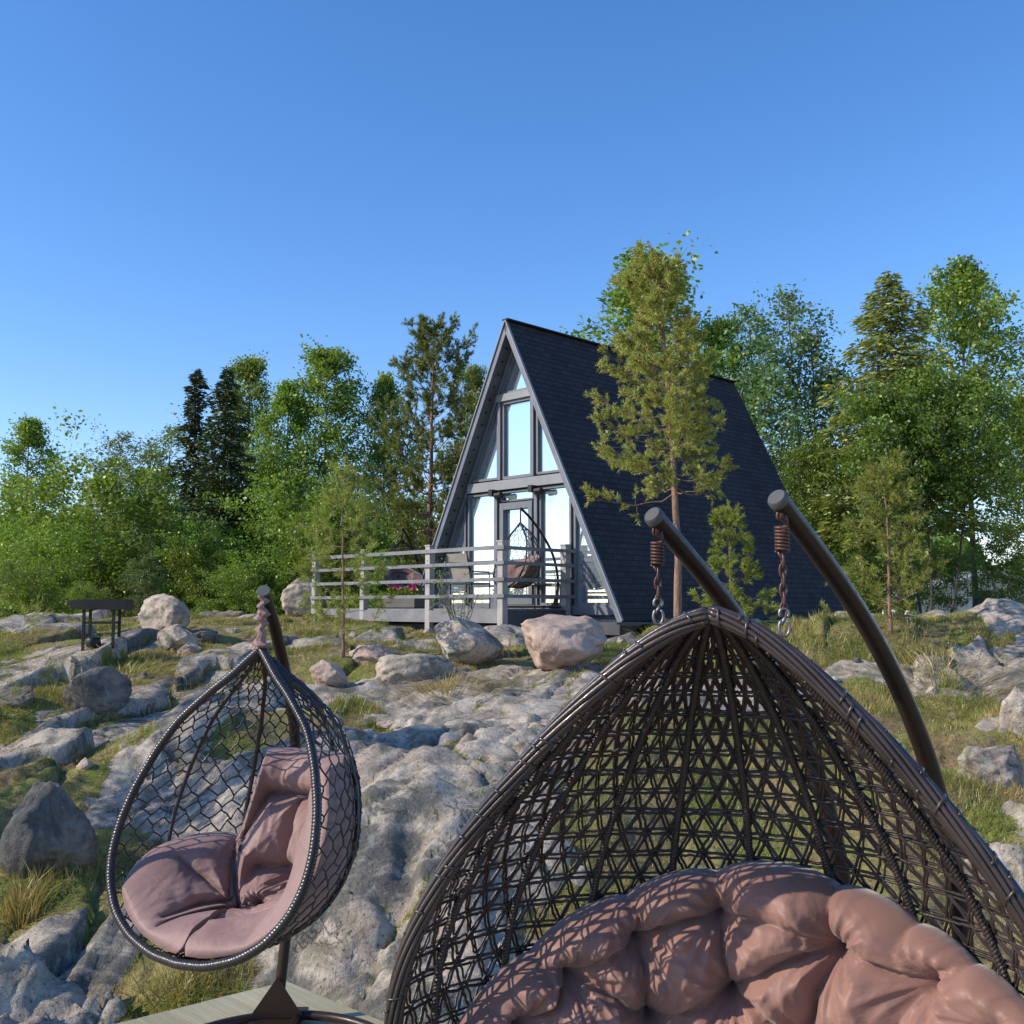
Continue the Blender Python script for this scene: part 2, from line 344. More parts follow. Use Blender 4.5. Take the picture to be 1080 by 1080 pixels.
M['frame'] = m_plain('grey_window_frame', (.14,.15,.17), .5, 0., .05, 30, .1); M['beam'] = m_plain('light_grey_beam', (.24,.245,.25), .6, 0., .1, 30, .1); M['fascia'] = m_plain('steel_grey_trim', (.14,.155,.19), .45, .0)
M['soffit'] = m_plain('grey_soffit_board', (.12,.125,.14), .7, 0., .2, 20, .2); M['iron'] = m_plain('black_iron', (.018,.018,.019), .5, .3, .3, 60, .3)
M['concrete'] = m_plain('concrete_plinth', (.30,.29,.28), .9, 0., .5, 30, .2); M['white'] = m_plain('white_render', (.78,.77,.75), .85, 0., .1, 10, .05); M['roofgrey'] = m_plain('grey_metal_roof', (.28,.30,.32), .6)
M['deckchair'] = m_plain('beige_sling_fabric', (.28,.25,.23), .8); M['flower'] = m_plain('pink_petals', (.60,.03,.22), .6); M['pot'] = m_plain('dark_planter', (.10,.095,.09), .7)
def m_glass():
    t = NT('reflective_window_glass'); P = t.coord('Object'); n = t.noise(P, .7, 2)
    t.princ((.60,.73,.79), .02, t.bump(n, .02, .02), Metallic=.80); return t.m
def m_clear():
    t = NT('reflection_panel_glass'); g = t.n('ShaderNodeBsdfGlossy'); g.inputs['Roughness'].default_value = .03; tr = t.n('ShaderNodeBsdfTransparent'); tr.inputs[0].default_value = (.55,.62,.62,1)
    f = t.n('ShaderNodeFresnel'); f.inputs[0].default_value = 1.5; m = t.n('ShaderNodeMixShader'); t.l(t.math('ADD', f.outputs[0], .08), m.inputs[0]); t.l(tr.outputs[0], m.inputs[1]); t.l(g.outputs[0], m.inputs[2]); t.l(m.outputs[0], t.out.inputs[0]); return t.m
def m_shingle():
    t = NT('navy_bitumen_shingles'); uv = t.coord('UV'); P = t.coord('Object')
    b = t.n('ShaderNodeTexBrick'); t.l(uv, b.inputs['Vector']); b.offset = .5
    for k, v in (('Scale',1.),('Mortar Size',.012),('Mortar Smooth',.3),('Brick Width',.25),('Row Height',.11),('Bias',0.)): b.inputs[k].default_value = v
    b.inputs['Color1'].default_value = (.015,.0135,.016,1); b.inputs['Color2'].default_value = (.036,.033,.038,1); b.inputs['Mortar'].default_value = (.004,.004,.007,1)
    n = t.noise(P, 90, 3); c = t.mix(t.ramp(n, [(.4,0.),(.7,.5)]), b.outputs['Color'], (.055,.052,.058)); c = t.mix(t.ramp(t.noise(P,.8,4), [(.4,0.),(.7,.35)]), c, (.045,.042,.048))
    # bump: joints sink between the shingles, fine grain over them
    inv = t.math('SUBTRACT', 1., b.outputs['Fac']); nn = t.bump(inv, .9, .02); nn = t.bump(n, .5, .004, nn); t.princ(c, .8, nn, Specular_IOR_Level=.3); return t.m
M['glass'] = m_glass(); M['clear'] = m_clear(); M['shingle'] = m_shingle()

# ------------------------------------------------------------------ ground sheet
def axis(lo, hi, step, ends, grow=1.09):
    a = list(np.arange(lo, hi, step)); s = step
    left = [lo]
    while left[-1] > ends[0]: s *= grow; left.append(left[-1]-s)
    s = step; right = [a[-1]]
    while right[-1] < ends[1]: s *= grow; right.append(right[-1]+s)
    return np.array(left[:0:-1]+a+right[1:])
xs = axis(-6.5, 6.5, .033, (-500,500)); ya = [4.4]
while ya[-1] < 19: ya.append(ya[-1]+max(.028, ya[-1]*.0042))
s = .09
while ya[-1] < 500: s *= 1.09; ya.append(ya[-1]+s)
yb = [4.4]; s = .05
while yb[-1] > -500: s *= 1.12; yb.append(yb[-1]-s)
ys = np.array(yb[:0:-1]+ya)
GX, GY = np.meshgrid(xs, ys); GZ, GS = ground(GX, GY)
gm = MB(); gm.grid(np.stack([GX,GY,GZ],-1)); go = gm.build('ground', M['ground'])
at_ = go.data.attributes.new('soil', 'FLOAT', 'POINT'); at_.data.foreach_set('value', GS.ravel())
go['kind'] = 'structure'

# ------------------------------------------------------------------ boulders
def boulder(name, label, cat, px, py, w, hgt, mat, seed, depth=None, squash=.8, rot=0., sink=.22, group=None, cuts=12, d=None):
    """px,py: where its foot meets the ground; w,hgt in pixels of the photo"""
    if d is None: x, y, z = hit(px, py)
    else: x = (px-540)/F*d; y = d; z = gz(x, y)
    W = w/F*y; H = hgt/F*y
    bm = bmesh.new(); bmesh.ops.create_icosphere(bm, subdivisions=5, radius=1.)
    r = random.Random(seed); pl = []
    for k in range(cuts):
        n = Vector((r.uniform(-1,1), r.uniform(-1,1), r.uniform(-.5,1))).normalized(); pl.append((n, r.uniform(.55,.85)))
    off = Vector((seed*3.1, seed*1.7, 0))
    for v in bm.verts:
        p = v.co.copy()
        for n, q in pl:
            e = p.dot(n)-q
            if e > 0: p -= n*e*.9
        f = mnoise.fractal(p*1.3+off, .9, 2.1, 5)*.10; rg = abs(mnoise.noise(p*2.3+off*2))*.16+abs(mnoise.noise(p*6+off))*.05
        v.co = p*(1+f-rg)
    X0 = min(v.co.x for v in bm.verts); X1 = max(v.co.x for v in bm.verts); Z0 = min(v.co.z for v in bm.verts); Z1 = max(v.co.z for v in bm.verts)
    for v in bm.verts:
        v.co = Vector((v.co.x*W/(X1-X0), v.co.y*W*squash/(X1-X0), ((v.co.z-Z0)/(Z1-Z0)-sink)*H/(1-sink)))
    me = bpy.data.meshes.new(name); bm.to_mesh(me); bm.free(); me.materials.append(mat)
    for p in me.polygons: p.use_smooth = True
    o = bpy.data.objects.new(name, me); C.objects.link(o); o.location = (x, y+W*squash*.3, z); o.rotation_euler = (0, 0, rot)
    return tag(o, label, cat, group)
R_, PK, DK = M['rock'], M['pink'], M['dark_rock']
boulder('boulder', 'rounded grey boulder with a brown side, standing before the bushes near the fire grill', 'boulder', 172, 668, 58, 40, R_, 2, sink=.12, cuts=9)
boulder('boulder', 'low cracked grey boulder in front of the rounded boulder on the left hillside', 'boulder', 186, 684, 46, 24, R_, 5)
boulder('boulder', 'small dark boulder right of the low cracked boulder on the left hillside', 'boulder', 212, 678, 32, 14, DK, 8)
boulder('boulder', 'small rounded brown boulder below the low cracked boulder', 'boulder', 197, 690, 26, 11, PK, 9)
boulder('boulder', 'dark pointed slab leaning up from the slope with a black shadow beside it', 'boulder', 96, 762, 68, 44, DK, 13, squash=.5, rot=.5, cuts=10)
boulder('boulder', 'large dark rounded boulder cut off by the left edge of the photo', 'boulder', 36, 925, 104, 92, DK, 17, cuts=9)
boulder('boulder', 'dark rock at the left edge beside a grass tuft', 'boulder', 8, 745, 46, 20, DK, 19)
boulder('boulder', 'grey leaning boulder with a sloping left face, in front of the deck corner post', 'boulder', 492, 700, 76, 48, R_, 23, sink=.15, cuts=9)
boulder('boulder', 'big pale pink granite boulder right of the deck corner post', 'boulder', 597, 703, 94, 54, PK, 29, sink=.1, cuts=8)
boulder('boulder', 'pale grey boulder behind the far left end of the deck', 'boulder', 316, 664, 50, 44, R_, 37, d=21.0, sink=.1)
boulder('boulder', 'pinkish rock beside the foot of the small pine in front of the deck', 'boulder', 395, 700, 54, 20, PK, 41, sink=.35)
boulder('boulder', 'tilted grey rock between the small pine and the leaning boulder', 'boulder', 432, 716, 84, 24, R_, 43, squash=.6, sink=.5, rot=.3)
boulder('boulder', 'pink rock below the small pine on the left', 'boulder', 345, 722, 42, 26, PK, 59)
boulder('boulder', 'pale rock on the right slope beside the curved swing arm', 'boulder', 1058, 832, 78, 42, R_, 61, sink=.4)
boulder('boulder', 'grey rock standing at the right edge of the photo', 'boulder', 1082, 778, 50, 52, R_, 67, sink=.4)
boulder('boulder', 'whitish rock behind the right side of the woven basket', 'boulder', 1062, 950, 70, 52, R_, 71, sink=.4)
sm = [(75,706),(244,668),(268,690),(150,716),(330,745),(372,672),(88,812),(905,700),(985,735),(880,720),(410,770),(90,905),(452,668),(655,680)]
for i, (px, py) in enumerate(sm):
    x, y, z = hit(px, py)
    o = boulder('stone', 'small loose stone lying in moss on the rocky slope', 'stone', px, py, random.uniform(9,20)*(1.4 if py > 760 else 1), random.uniform(5,9)*(1.3 if py > 760 else 1), [R_,R_,PK,DK][i%4], 100+i, sink=.42, group='small loose stones on the slope')

# ------------------------------------------------------------------ grass
def grass():
    n = 620000; d = 4.6+(rng.random(n)**.8)*14.5; x = (rng.random(n)*1.16-.58)*d; z, so = ground(x, d)
    cl = fbm(x*.8, d*.8, 3, 91); k = (so > .5)&(rng.random(n) < np.clip(.35+cl*1.3, .16, 1))
    x, y, z, cl = x[k], d[k], z[k], cl[k]
    tall = np.clip(cl+.15, 0, 1)
    for px, py, s, am in [(20,950,.22,2.2),(150,700,.35,1.4),(120,715,.3,1.2),(395,748,.5,1.0),(930,700,1.0,1.5),(1000,700,1.,1.),(875,790,.3,1.4),(745,830,.35,1.6),(1030,850,.4,.8),(250,1050,.2,1.),(450,690,.3,1.)]:
        hx, hy, _ = hit(px, py); q = np.exp(-((x-hx)**2+(y-hy)**2)/(2*s*s)); tall = tall+am*q
    extra = []
    h = (.012+.045*tall*(.3+rng.random(len(x))))*(1+.03*y); w = .0012+.00030*y
    a = rng.random(len(x))*2*PI; le = (rng.random((len(x),2))-.5)*h[:,None]*1.3
    b0 = np.stack([x-np.cos(a)*w, y-np.sin(a)*w, z-.01],-1); b1 = np.stack([x+np.cos(a)*w, y+np.sin(a)*w, z-.01],-1)
    t = np.stack([x+le[:,0], y+le[:,1], z+h],-1); V = np.stack([b0,b1,t],1).reshape(-1,3)
    tone = np.clip(.5+.75*fbm(x*1.3+4,y*1.3,3,71)+.5*(rng.random(len(x))-.5)-.18*tall, 0, 1)
    g = MB(); g.add(V, t=np.arange(len(V)).reshape(-1,3), a=np.repeat(tone,3)); o = g.build('grass', M['grass'], smooth=False)
    tag(o, 'short moss and grass growing in the hollows between the rocks', 'grass', kind='stuff')
grass()
def tuft(px, py, n, hh, sp, label, dry=0.):
    x0, y0, z0 = hit(px, py); x = x0+rng.normal(0,sp,n); y = y0+rng.normal(0,sp,n); z = ground(x,y)[0]
    h = hh*(.5+.6*rng.random(n)); a = rng.random(n)*2*PI; w = .0022+.0002*y0; V = []
    dx = (x-x0)*1.1+rng.normal(0,.35,n)*hh; dy = (y-y0)*1.1+rng.normal(0,.35,n)*hh; ca, sa = np.cos(a)*w, np.sin(a)*w
    P = np.stack([np.stack([x-ca,y-sa,z],-1), np.stack([x+ca,y+sa,z],-1), np.stack([x+ca*.8+dx*.35,y+sa*.8+dy*.35,z+h*.6],-1), np.stack([x-ca*.8+dx*.35,y-sa*.8+dy*.35,z+h*.6],-1), np.stack([x+dx,y+dy,z+h],-1)],1)
    V = P.reshape(-1,3); k = np.arange(n)[:,None]*5; g = MB(); tone = np.repeat(np.clip(.25+dry+.35*rng.random(n),0,1),5)
    g.add(V, q=k+np.array([[0,1,2,3]]), t=k+np.array([[3,2,4]]), a=tone); tag(g.build('grass_tuft', M['grass'], smooth=False), label, 'grass')
tuft(22, 972, 200, .20, .06, 'bright green grass tuft below the large dark boulder at the left edge')
tuft(130, 712, 500, .15, .28, 'long grass clump on the left slope below the rounded boulder')
tuft(880, 800, 220, .22, .10, 'grass tuft seen through the weave of the big basket')
tuft(990, 712, 500, .22, .5, 'pale dry grass clump on the right behind the curved swing arm', .35)
tuft(690, 672, 120, .16, .12, 'small grass tuft beside the pink boulder near the plinth')
tuft(470, 726, 400, .14, .22, 'brownish grass clump in front of the leaning boulder', .3)
tuft(190, 1048, 160, .14, .10, 'small grass tuft beside the left edge of the wooden platform')

# ------------------------------------------------------------------ leaves and trees
def leaf_quads(P, size, tone, asp=.62, up=0.):
    n = len(P); a = rng.normal(size=(n,3)); a[:,2] *= .7; a /= np.linalg.norm(a,axis=1)[:,None]; b = np.cross(a, rng.normal(size=(n,3))); b /= np.linalg.norm(b,axis=1)[:,None]
    s = (size*(.7+.6*rng.random(n)))[:,None]
    V = np.stack([P-a*s, P+b*s*asp, P+a*s, P-b*s*asp],1).reshape(-1,3); q = np.arange(n*4).reshape(-1,4)
    return V, q, np.repeat(tone,4)
def curve(p0, p1, sag=0., wob=0., n=6):
    t = np.linspace(0,1,n)[:,None]; P = p0*(1-t)+p1*t; P[:,2] += (sag*4*t*(1-t))[:,0]
    if wob: P[1:-1] += rng.normal(0,wob,(n-2,3))
    return P
def make_tree(name, H, prof, t0, nb, leafmat, bark, lsize=.06, cl=26, clr=.30, trunk_r=None, up=.35, stems=1, sub=4, loose=1., wob=.03):
    """broadleaf: trunk(s), limbs, twigs and a crown of leaf clumps; prof(t) = crown radius at height t"""
    root = bpy.data.objects.new(name, None); C.objects.link(root); root.location = (0,0,0); root.empty_display_size = .2
    tb = MB(); cr = MB(); r0 = trunk_r or H*.011
    for st in range(stems):
        ox, oy = (0,0) if stems == 1 else rng.normal(0,.28,2); lean = np.array([ox*2.4, oy*2.4, 0]); Ht = H*(1 if st == 0 else rng.uniform(.75,.97))
        T = curve(np.array([ox,oy,0.]), np.array([ox,oy,Ht])+lean, 0, 0, 14); T[1:-1,:2] += np.cumsum(rng.normal(0,wob,(12,2)),0)*.7
        tb.tube(T, np.linspace(r0/ (stems**.5), r0*.12, 14)*np.array([1.3]+[1]*13), 7)
        for b in range(nb//stems):
            t = t0+(1-t0)*((b+rng.random())/(nb//stems))**1.05; ti = min(t,.985)*13; i = int(ti); p = T[i]+(T[i+1]-T[i])*(ti-i)
            rad = prof(t)*rng.uniform(.62,1.08); az = b*2.4+rng.normal(0,.4); el = up+rng.normal(0,.15)+(.7*(t**3))
            q = p+np.array([math.cos(az)*rad, math.sin(az)*rad, rad*math.tan(min(el,1.1))*.75])
            Bc = curve(p, q, rad*.05, rad*.03, 6); tb.tube(Bc, np.linspace(r0*.30*(1-t*.6), r0*.06, 6), 4, cap=False)
            for k in range(sub):
                f = rng.uniform(.35,1.); j = min(int(f*5),4); c0 = Bc[j]+(Bc[j+1]-Bc[j])*(f*5-j)
                c1 = c0+rng.normal(0,1,3)*np.array([1,1,.7])*rad*.26*loose
                tb.tube(np.array([c0,c1]), [r0*.06,r0*.03], 3, cap=False)
                sh = rng.uniform(-.25,.25)
                for m in range(2):
                    cc = c0+(c1-c0)*(.55+.5*m); n = int(cl*rng.uniform(.5,1.3)); 
                    P = cc+np.clip(rng.normal(0,1,(n,3)),-1.45,1.45)*np.array([clr,clr,clr*.7])*rng.uniform(.6,1.15)
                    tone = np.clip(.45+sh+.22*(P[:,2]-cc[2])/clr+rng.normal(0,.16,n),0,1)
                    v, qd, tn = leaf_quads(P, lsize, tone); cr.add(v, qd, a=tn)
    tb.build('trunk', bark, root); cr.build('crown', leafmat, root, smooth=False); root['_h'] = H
    return root
def make_spruce(name, H, R, t0, leafmat, bark, dens=1., ragged=.25, lean=0.):
    root = bpy.data.objects.new(name, None); C.objects.link(root); root['_h'] = H; root.empty_display_size = .2
    tb = MB(); cr = MB(); r0 = H*.010; T = curve(np.zeros(3), np.array([lean,0,H]), 0, .01, 10); tb.tube(T, np.linspace(r0,.01,10), 7)
    nb = int(170*dens)
    for b in range(nb):
        t = t0+(1-t0)*(b/nb); p = np.array([lean*t,0,H*t]); rad = R*((1-t)**.62*1.0+.03)*rng.uniform(1-ragged*1.6,1+ragged*.6); az = b*2.399+rng.normal(0,.3)
        d = np.array([math.cos(az),math.sin(az),0]); q = p+d*rad+np.array([0,0,-rad*.28+ .12*(t>.85)]); Bc = curve(p, q, -rad*.06, 0, 6); tb.tube(Bc, np.linspace(.018,.006,6), 3, cap=False)
        n = int(150*rad/R*dens**.3)+14; f = rng.random(n)**.7; c = p+(q-p)*f[:,None]; side = np.cross(d,[0,0,1]); sp = rad*.30*(1-f*.75)+.04
        c = c+side*(rng.normal(0,1,n)*sp)[:,None]; c[:,2] -= np.abs(rng.normal(0,.10,n))+.02; c[:,2] += rng.normal(0,.03,n)
        a = side*(rng.normal(0,.7,n))[:,None]+d+np.array([0,0,-.55])*rng.random(n)[:,None]; a /= np.linalg.norm(a,axis=1)[:,None]; s = (.10*(.6+.7*rng.random(n)))[:,None]
        w = np.cross(a, rng.normal(size=(n,3))); w /= np.linalg.norm(w,axis=1)[:,None]
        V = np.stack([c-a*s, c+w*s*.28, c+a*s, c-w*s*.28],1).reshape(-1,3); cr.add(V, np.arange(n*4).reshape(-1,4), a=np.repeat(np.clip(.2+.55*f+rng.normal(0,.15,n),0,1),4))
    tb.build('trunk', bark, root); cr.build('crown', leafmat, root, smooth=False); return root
def needles(cr, p, d, L, nl, n, tone, w=.0035):
    """a bottlebrush of needles round the twig from p along d"""
    f = rng.random(n); c = p+d*(L*f)[:,None]; a = rng.normal(size=(n,3)); a -= d*(a@d)[:,None]; a /= np.linalg.norm(a,axis=1)[:,None]+1e-9
    a = a+d*(.5+.9*f)[:,None]; a /= np.linalg.norm(a,axis=1)[:,None]; s = np.cross(a, rng.normal(size=(n,3))); s /= np.linalg.norm(s,axis=1)[:,None]
    e = c+a*(nl*(.7+.5*rng.random(n)))[:,None]; V = np.stack([c-s*w, c+s*w, e],1).reshape(-1,3)
    cr.add(V, t=np.arange(n*3).reshape(-1,3), a=np.repeat(np.clip(tone+rng.normal(0,.18,n),0,1),3))
def make_pine(name, H, prof, t0, nwh, leafmat, bark, per=5, twigs=7, nn=26, nl=.05, tw=.10, r0=None, up=.3, w=.0035, bare=.35, wob=.012, sag=-.02, lead=True, lean=0., skew=0.):
    root = bpy.data.objects.new(name, None); C.objects.link(root); root['_h'] = H; root.empty_display_size = .2
    tb = MB(); cr = MB(); r0 = r0 or H*.013; T = curve(np.zeros(3), np.array([0,0,H]), 0, 0, 16); T[:,0] += lean*np.linspace(0,1,16)**2; T[1:-1,:2] += np.cumsum(rng.normal(0,wob,(14,2)),0)
    tb.tube(T, np.linspace(r0,r0*.16,16)*np.array([1.25]+[1]*15), 8)
    for k in range(nwh):
        t = t0+(1-t0)*((k+.1)/nwh)**.92
        for b in range(per):
            ti = min(t+rng.normal(0,.006),.99)*15; i = max(0,min(14,int(ti))); p = T[i]+(T[i+1]-T[i])*(ti-i)
            rad = prof(t)*rng.uniform(.5,1.12); az = 2*PI*(b+rng.random()*.7)/per+k; rad *= 1-skew*math.cos(az); el = up+rng.normal(0,.15)+.5*t**2
            d = np.array([math.cos(az),math.sin(az),0.]); q = p+d*rad+np.array([0,0,rad*math.tan(min(el,1.2))]); Bc = curve(p,q,sag*rad*6,rad*.02,7); tb.tube(Bc, np.linspace(r0*.22*(1.2-t),r0*.05,7), 4, cap=False)
            nt = max(3,int(twigs*(.4+rad/ (prof(.4)+1e-6)*.6)))
            for j in range(nt):
                f = bare+(1-bare)*rng.random()**.8 if j else 1.; jj = min(int(f*6),5); c = Bc[jj]+(Bc[jj+1]-Bc[jj])*(f*6-jj)
                td = d*.8+rng.normal(0,.55,3)+np.array([0,0,.45]); td /= np.linalg.norm(td); L1 = rad*.22*rng.uniform(.4,1.2)*(1.2-f*.6)+.02
                e = c+td*L1; tb.tube(np.array([c,e]),[r0*.05+.001,r0*.03+.001],3,cap=False); tone = .45+rng.normal(0,.12)
                for m in range(3):
                    dd = td+rng.normal(0,.45,3)+np.array([0,0,.2]); dd /= np.linalg.norm(dd); needles(cr, c+td*L1*(.55+.22*m), dd, tw, nl, nn, tone, w)
    if lead: needles(cr, T[-2], np.array([0,0,1.]), H/15+.1, nl, 90, .6, w)
    tb.build('trunk', bark, root); cr.build('crown', leafmat, root, smooth=False); return root
egg = lambda R, e=.55: (lambda t: R*max(.12, math.sin(PI*min(1,max(0,t))**e)**.8))
TY = {}
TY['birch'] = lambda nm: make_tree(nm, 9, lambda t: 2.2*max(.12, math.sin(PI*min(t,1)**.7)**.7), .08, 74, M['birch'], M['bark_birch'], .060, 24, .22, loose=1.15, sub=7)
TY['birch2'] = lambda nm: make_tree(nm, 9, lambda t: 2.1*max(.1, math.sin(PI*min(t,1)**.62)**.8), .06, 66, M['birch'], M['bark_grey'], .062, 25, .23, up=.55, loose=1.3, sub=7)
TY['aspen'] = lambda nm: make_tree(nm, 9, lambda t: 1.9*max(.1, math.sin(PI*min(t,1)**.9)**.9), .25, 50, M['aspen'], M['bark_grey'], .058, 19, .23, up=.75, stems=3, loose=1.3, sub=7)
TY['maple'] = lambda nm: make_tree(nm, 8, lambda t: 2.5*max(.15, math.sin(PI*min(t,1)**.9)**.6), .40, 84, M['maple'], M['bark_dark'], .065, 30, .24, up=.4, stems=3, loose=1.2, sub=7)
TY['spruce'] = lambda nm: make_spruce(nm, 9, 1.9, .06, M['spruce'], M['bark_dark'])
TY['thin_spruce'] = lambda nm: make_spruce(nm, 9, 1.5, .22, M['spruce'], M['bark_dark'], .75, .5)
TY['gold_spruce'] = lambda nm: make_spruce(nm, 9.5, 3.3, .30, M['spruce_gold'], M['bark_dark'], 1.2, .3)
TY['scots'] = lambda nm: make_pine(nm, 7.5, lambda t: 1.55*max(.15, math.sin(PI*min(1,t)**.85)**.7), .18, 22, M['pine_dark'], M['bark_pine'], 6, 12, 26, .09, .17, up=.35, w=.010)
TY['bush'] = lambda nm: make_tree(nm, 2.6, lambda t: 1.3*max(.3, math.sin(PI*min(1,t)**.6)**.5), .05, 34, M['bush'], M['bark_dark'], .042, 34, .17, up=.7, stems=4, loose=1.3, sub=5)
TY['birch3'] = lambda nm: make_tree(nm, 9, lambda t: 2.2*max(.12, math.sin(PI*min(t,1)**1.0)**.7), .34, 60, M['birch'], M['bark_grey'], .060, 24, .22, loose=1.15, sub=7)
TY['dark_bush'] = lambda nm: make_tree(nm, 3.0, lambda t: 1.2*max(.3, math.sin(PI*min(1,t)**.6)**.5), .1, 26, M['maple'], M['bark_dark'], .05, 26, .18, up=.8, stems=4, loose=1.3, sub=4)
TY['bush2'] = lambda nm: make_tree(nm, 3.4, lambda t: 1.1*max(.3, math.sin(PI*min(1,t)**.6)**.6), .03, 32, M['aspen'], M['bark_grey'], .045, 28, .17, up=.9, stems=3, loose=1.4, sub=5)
protos = {}
def put(kind, name, label, cat, px, d, ytop=None, scale=None, wide=1., rot=0., group=None, base_py=None, dz=0.):
    x = (px-540)/F*d; y = d; z = gz(x,y)+dz
    if kind not in protos: protos[kind] = TY[kind](name); o = protos[kind]
    else: o = dup(protos[kind])
    o.name = name
    h = at(px, ytop, d)[2]-z if ytop is not None else o['_h']*scale
    k = h/o['_h']; o.location = (x,y,z-.05); o.scale = (k*wide,k*wide,k); o.rotation_euler = (0,0,rot); tag(o, label, cat, group); return o
G = 'trees behind the rocky clearing'
put('birch2','birch_tree','tall rounded birch at the far left edge of the tree line','tree',26,40,446,wide=.95,group=G)
put('aspen','aspen_tree','pale loose broadleaf tree right of the leftmost birch','tree',112,36,462,wide=1.15,rot=1,group=G)
put('aspen','aspen_tree','pale greyish broadleaf tree just left of the ragged dark spruce','tree',152,34,450,wide=1.25,rot=2.2,group=G)
put('thin_spruce','spruce_tree','ragged dark spruce with a bent bare crown, the left of the two dark spruces','tree',202,29,388,rot=.4,wide=1.15,group=G)
put('spruce','spruce_tree','straight dark spruce with a thin spike top beside the ragged spruce','tree',234,28,386,rot=2,wide=1.05,group=G)
put('birch','birch_tree','narrow bright birch right behind the straight dark spruce','tree',258,33,384,wide=.75,rot=1.1,group=G)
put('birch2','birch_tree','bushy bright birch between the narrow birch and the broad birch','tree',300,32,408,wide=.8,rot=3,group=G)
put('birch','birch_tree','broad green birch left of the tall scots pine','tree',342,33,374,wide=1.0,rot=4,group=G)
put('birch2','birch_tree','lower birch filling the gap behind the tall scots pine','tree',405,34,400,wide=.7,rot=5,group=G)
put('scots','pine_tree','tall scots pine with open clumped crown, left of the house','tree',450,23,343,wide=.9,rot=1,group=G)
put('birch','birch_tree','birch standing just behind the left roof slope of the house','tree',498,31,392,wide=.6,rot=2.4,group=G)
put('birch2','maple_tree','bright green tree rising above the house roof behind the big pine','tree',684,33,276,wide=1.2,rot=.6,group=G)
put('birch','birch_tree','bright green tree behind the house ridge right of the big pine','tree',762,32,345,wide=.75,rot=.9,group=G)
put('aspen','aspen_tree','airy pale aspen nearest the roof slope behind the house','tree',806,31,318,wide=1.0,rot=3.3,group=G)
put('aspen','aspen_tree','airy pale aspen between the house and the golden spruce','tree',868,33,316,wide=1.0,rot=5.,group=G)
put('gold_spruce','spruce_tree','broad spruce with golden needles above the dark maple','tree',948,27,286,wide=1.0,rot=1,group=G)
put('birch3','birch_tree','tall weeping birch right of the golden spruce','tree',1028,34,290,wide=.9,rot=2.9,group=G)
put('maple','maple_tree','dense dark green maple with many stems below the golden spruce','tree',985,25,398,wide=.9,rot=.2,group=G)
put('maple','maple_tree','dark broadleaf tree in the shade just right of the house','tree',880,28,470,wide=.8,rot=2.2,group=G)
put('birch3','birch_tree','birch cut off by the right edge of the photo','tree',1085,32,425,wide=.8,rot=3.1,group=G)
bs = [(30,27,548),(78,26,570),(120,27.5,520),(165,25,566),(205,27,540),(240,25,580),(283,27.5,530),(325,26,565),(350,28,520),(395,26,548),(432,28,530),(470,28,555),(55,22,596),(150,23,590),(215,22,604),(275,23.5,585),(330,23,604),(400,24,592),(10,23,565),(870,27,600),(112,21,618),(300,25,560)]
for i, (px, d, yt) in enumerate([(905,27,585),(965,29,595),(1000,30,580),(1082,27,585),(1050,33,560),(930,31,560),(880,30,560)]): put('dark_bush','shrub','dark shaded shrub below the trees right of the house','shrub',px,d,yt,wide=.75+.1*(i%3),rot=i*1.3,group='dark shrubs right of the house')
for i, (px, d, yt) in enumerate(bs):
    k_ = ['bush','bush2','bush'][i%3]
    put(k_,'shrub','leafy green shrub in the undergrowth below the trees','shrub',px,d,yt,wide=.85+.35*random.random(),rot=i*1.7,group='undergrowth shrubs below the trees')

put('birch','birch_tree','young birch added out of view at left to shade the rocks','tree',(-6.6/6.3)*F+540,6.3,scale=.52,wide=.62,rot=.5)  # added out of view: its crown throws dappled shade on the rocks
# far wood beyond the trees: one mass
def far_wood():
    g = MB(); n = 60000; az = rng.uniform(-.62,.62,n); d = rng.uniform(44,62,n); x = az*d
    top = 5.0+2.2*fbm(az*9,az*0+3,3,5)-1.2*np.exp(-((az-.46)/.05)**2); z = -.9+CZ+rng.random(n)**.8*top
    g.leaves(leaf_quads(np.stack([x,d,z],-1), .26, np.clip(.35+.3*rng.random(n),0,1)))
    o = g.build('distant_woodland', M['maple'], smooth=False); tag(o, 'dim green woodland mass seen in the gaps behind the tree line', 'woodland', kind='stuff')
far_wood()

# named pines
def place_pine(root, label, x, y, rot=0., group=None):
    root.location = (x, y, gz(x,y)-.04); root.rotation_euler = (0,0,rot); tag(root, label, 'tree', group); return root
x, y = (716-540)/F*14.3, 14.3; top = at(700,272,14.3)[2]-gz(x,y)
bigp = make_pine('pine_tree', top, lambda t: 1.05*np.interp(t,[.15,.25,.32,.45,.6,.75,.9,1],[.45,.65,.9,.95,.80,.62,.40,.15]), .385, 21, M['pine'], M['bark_pine'], 5, 14, 26, .058, .10, r0=.062, lean=-.22, skew=.22, up=.12, w=.0058, bare=.36, wob=.012)
place_pine(bigp, 'big sunlit scots pine with an orange trunk in front of the dark roof', x, y)
x, y = (771-540)/F*15.6, 15.6
place_pine(make_pine('pine_sapling', at(762,533,15.6)[2]-gz(x,y), lambda t: .62*(1.08-t), .08, 9, M['young_pine'], M['bark_pine'], 5, 5, 40, .065, .12, r0=.02, up=.28, w=.005, bare=.4, wob=.004), 'small layered young pine against the dark roof', x, y)
x, y, _ = hit(940, 668)
place_pine(make_pine('young_pine', at(940,487,y)[2]-gz(x,y), lambda t: .60*(1.12-t)**.8, .08, 12, M['young_pine'], M['bark_pine'], 4, 4, 44, .05, .15, r0=.024, up=.35, w=.0045, bare=.35, wob=.006), 'young pine with tiered branches right of the house', x, y)
x, y, _ = hit(362, 694)
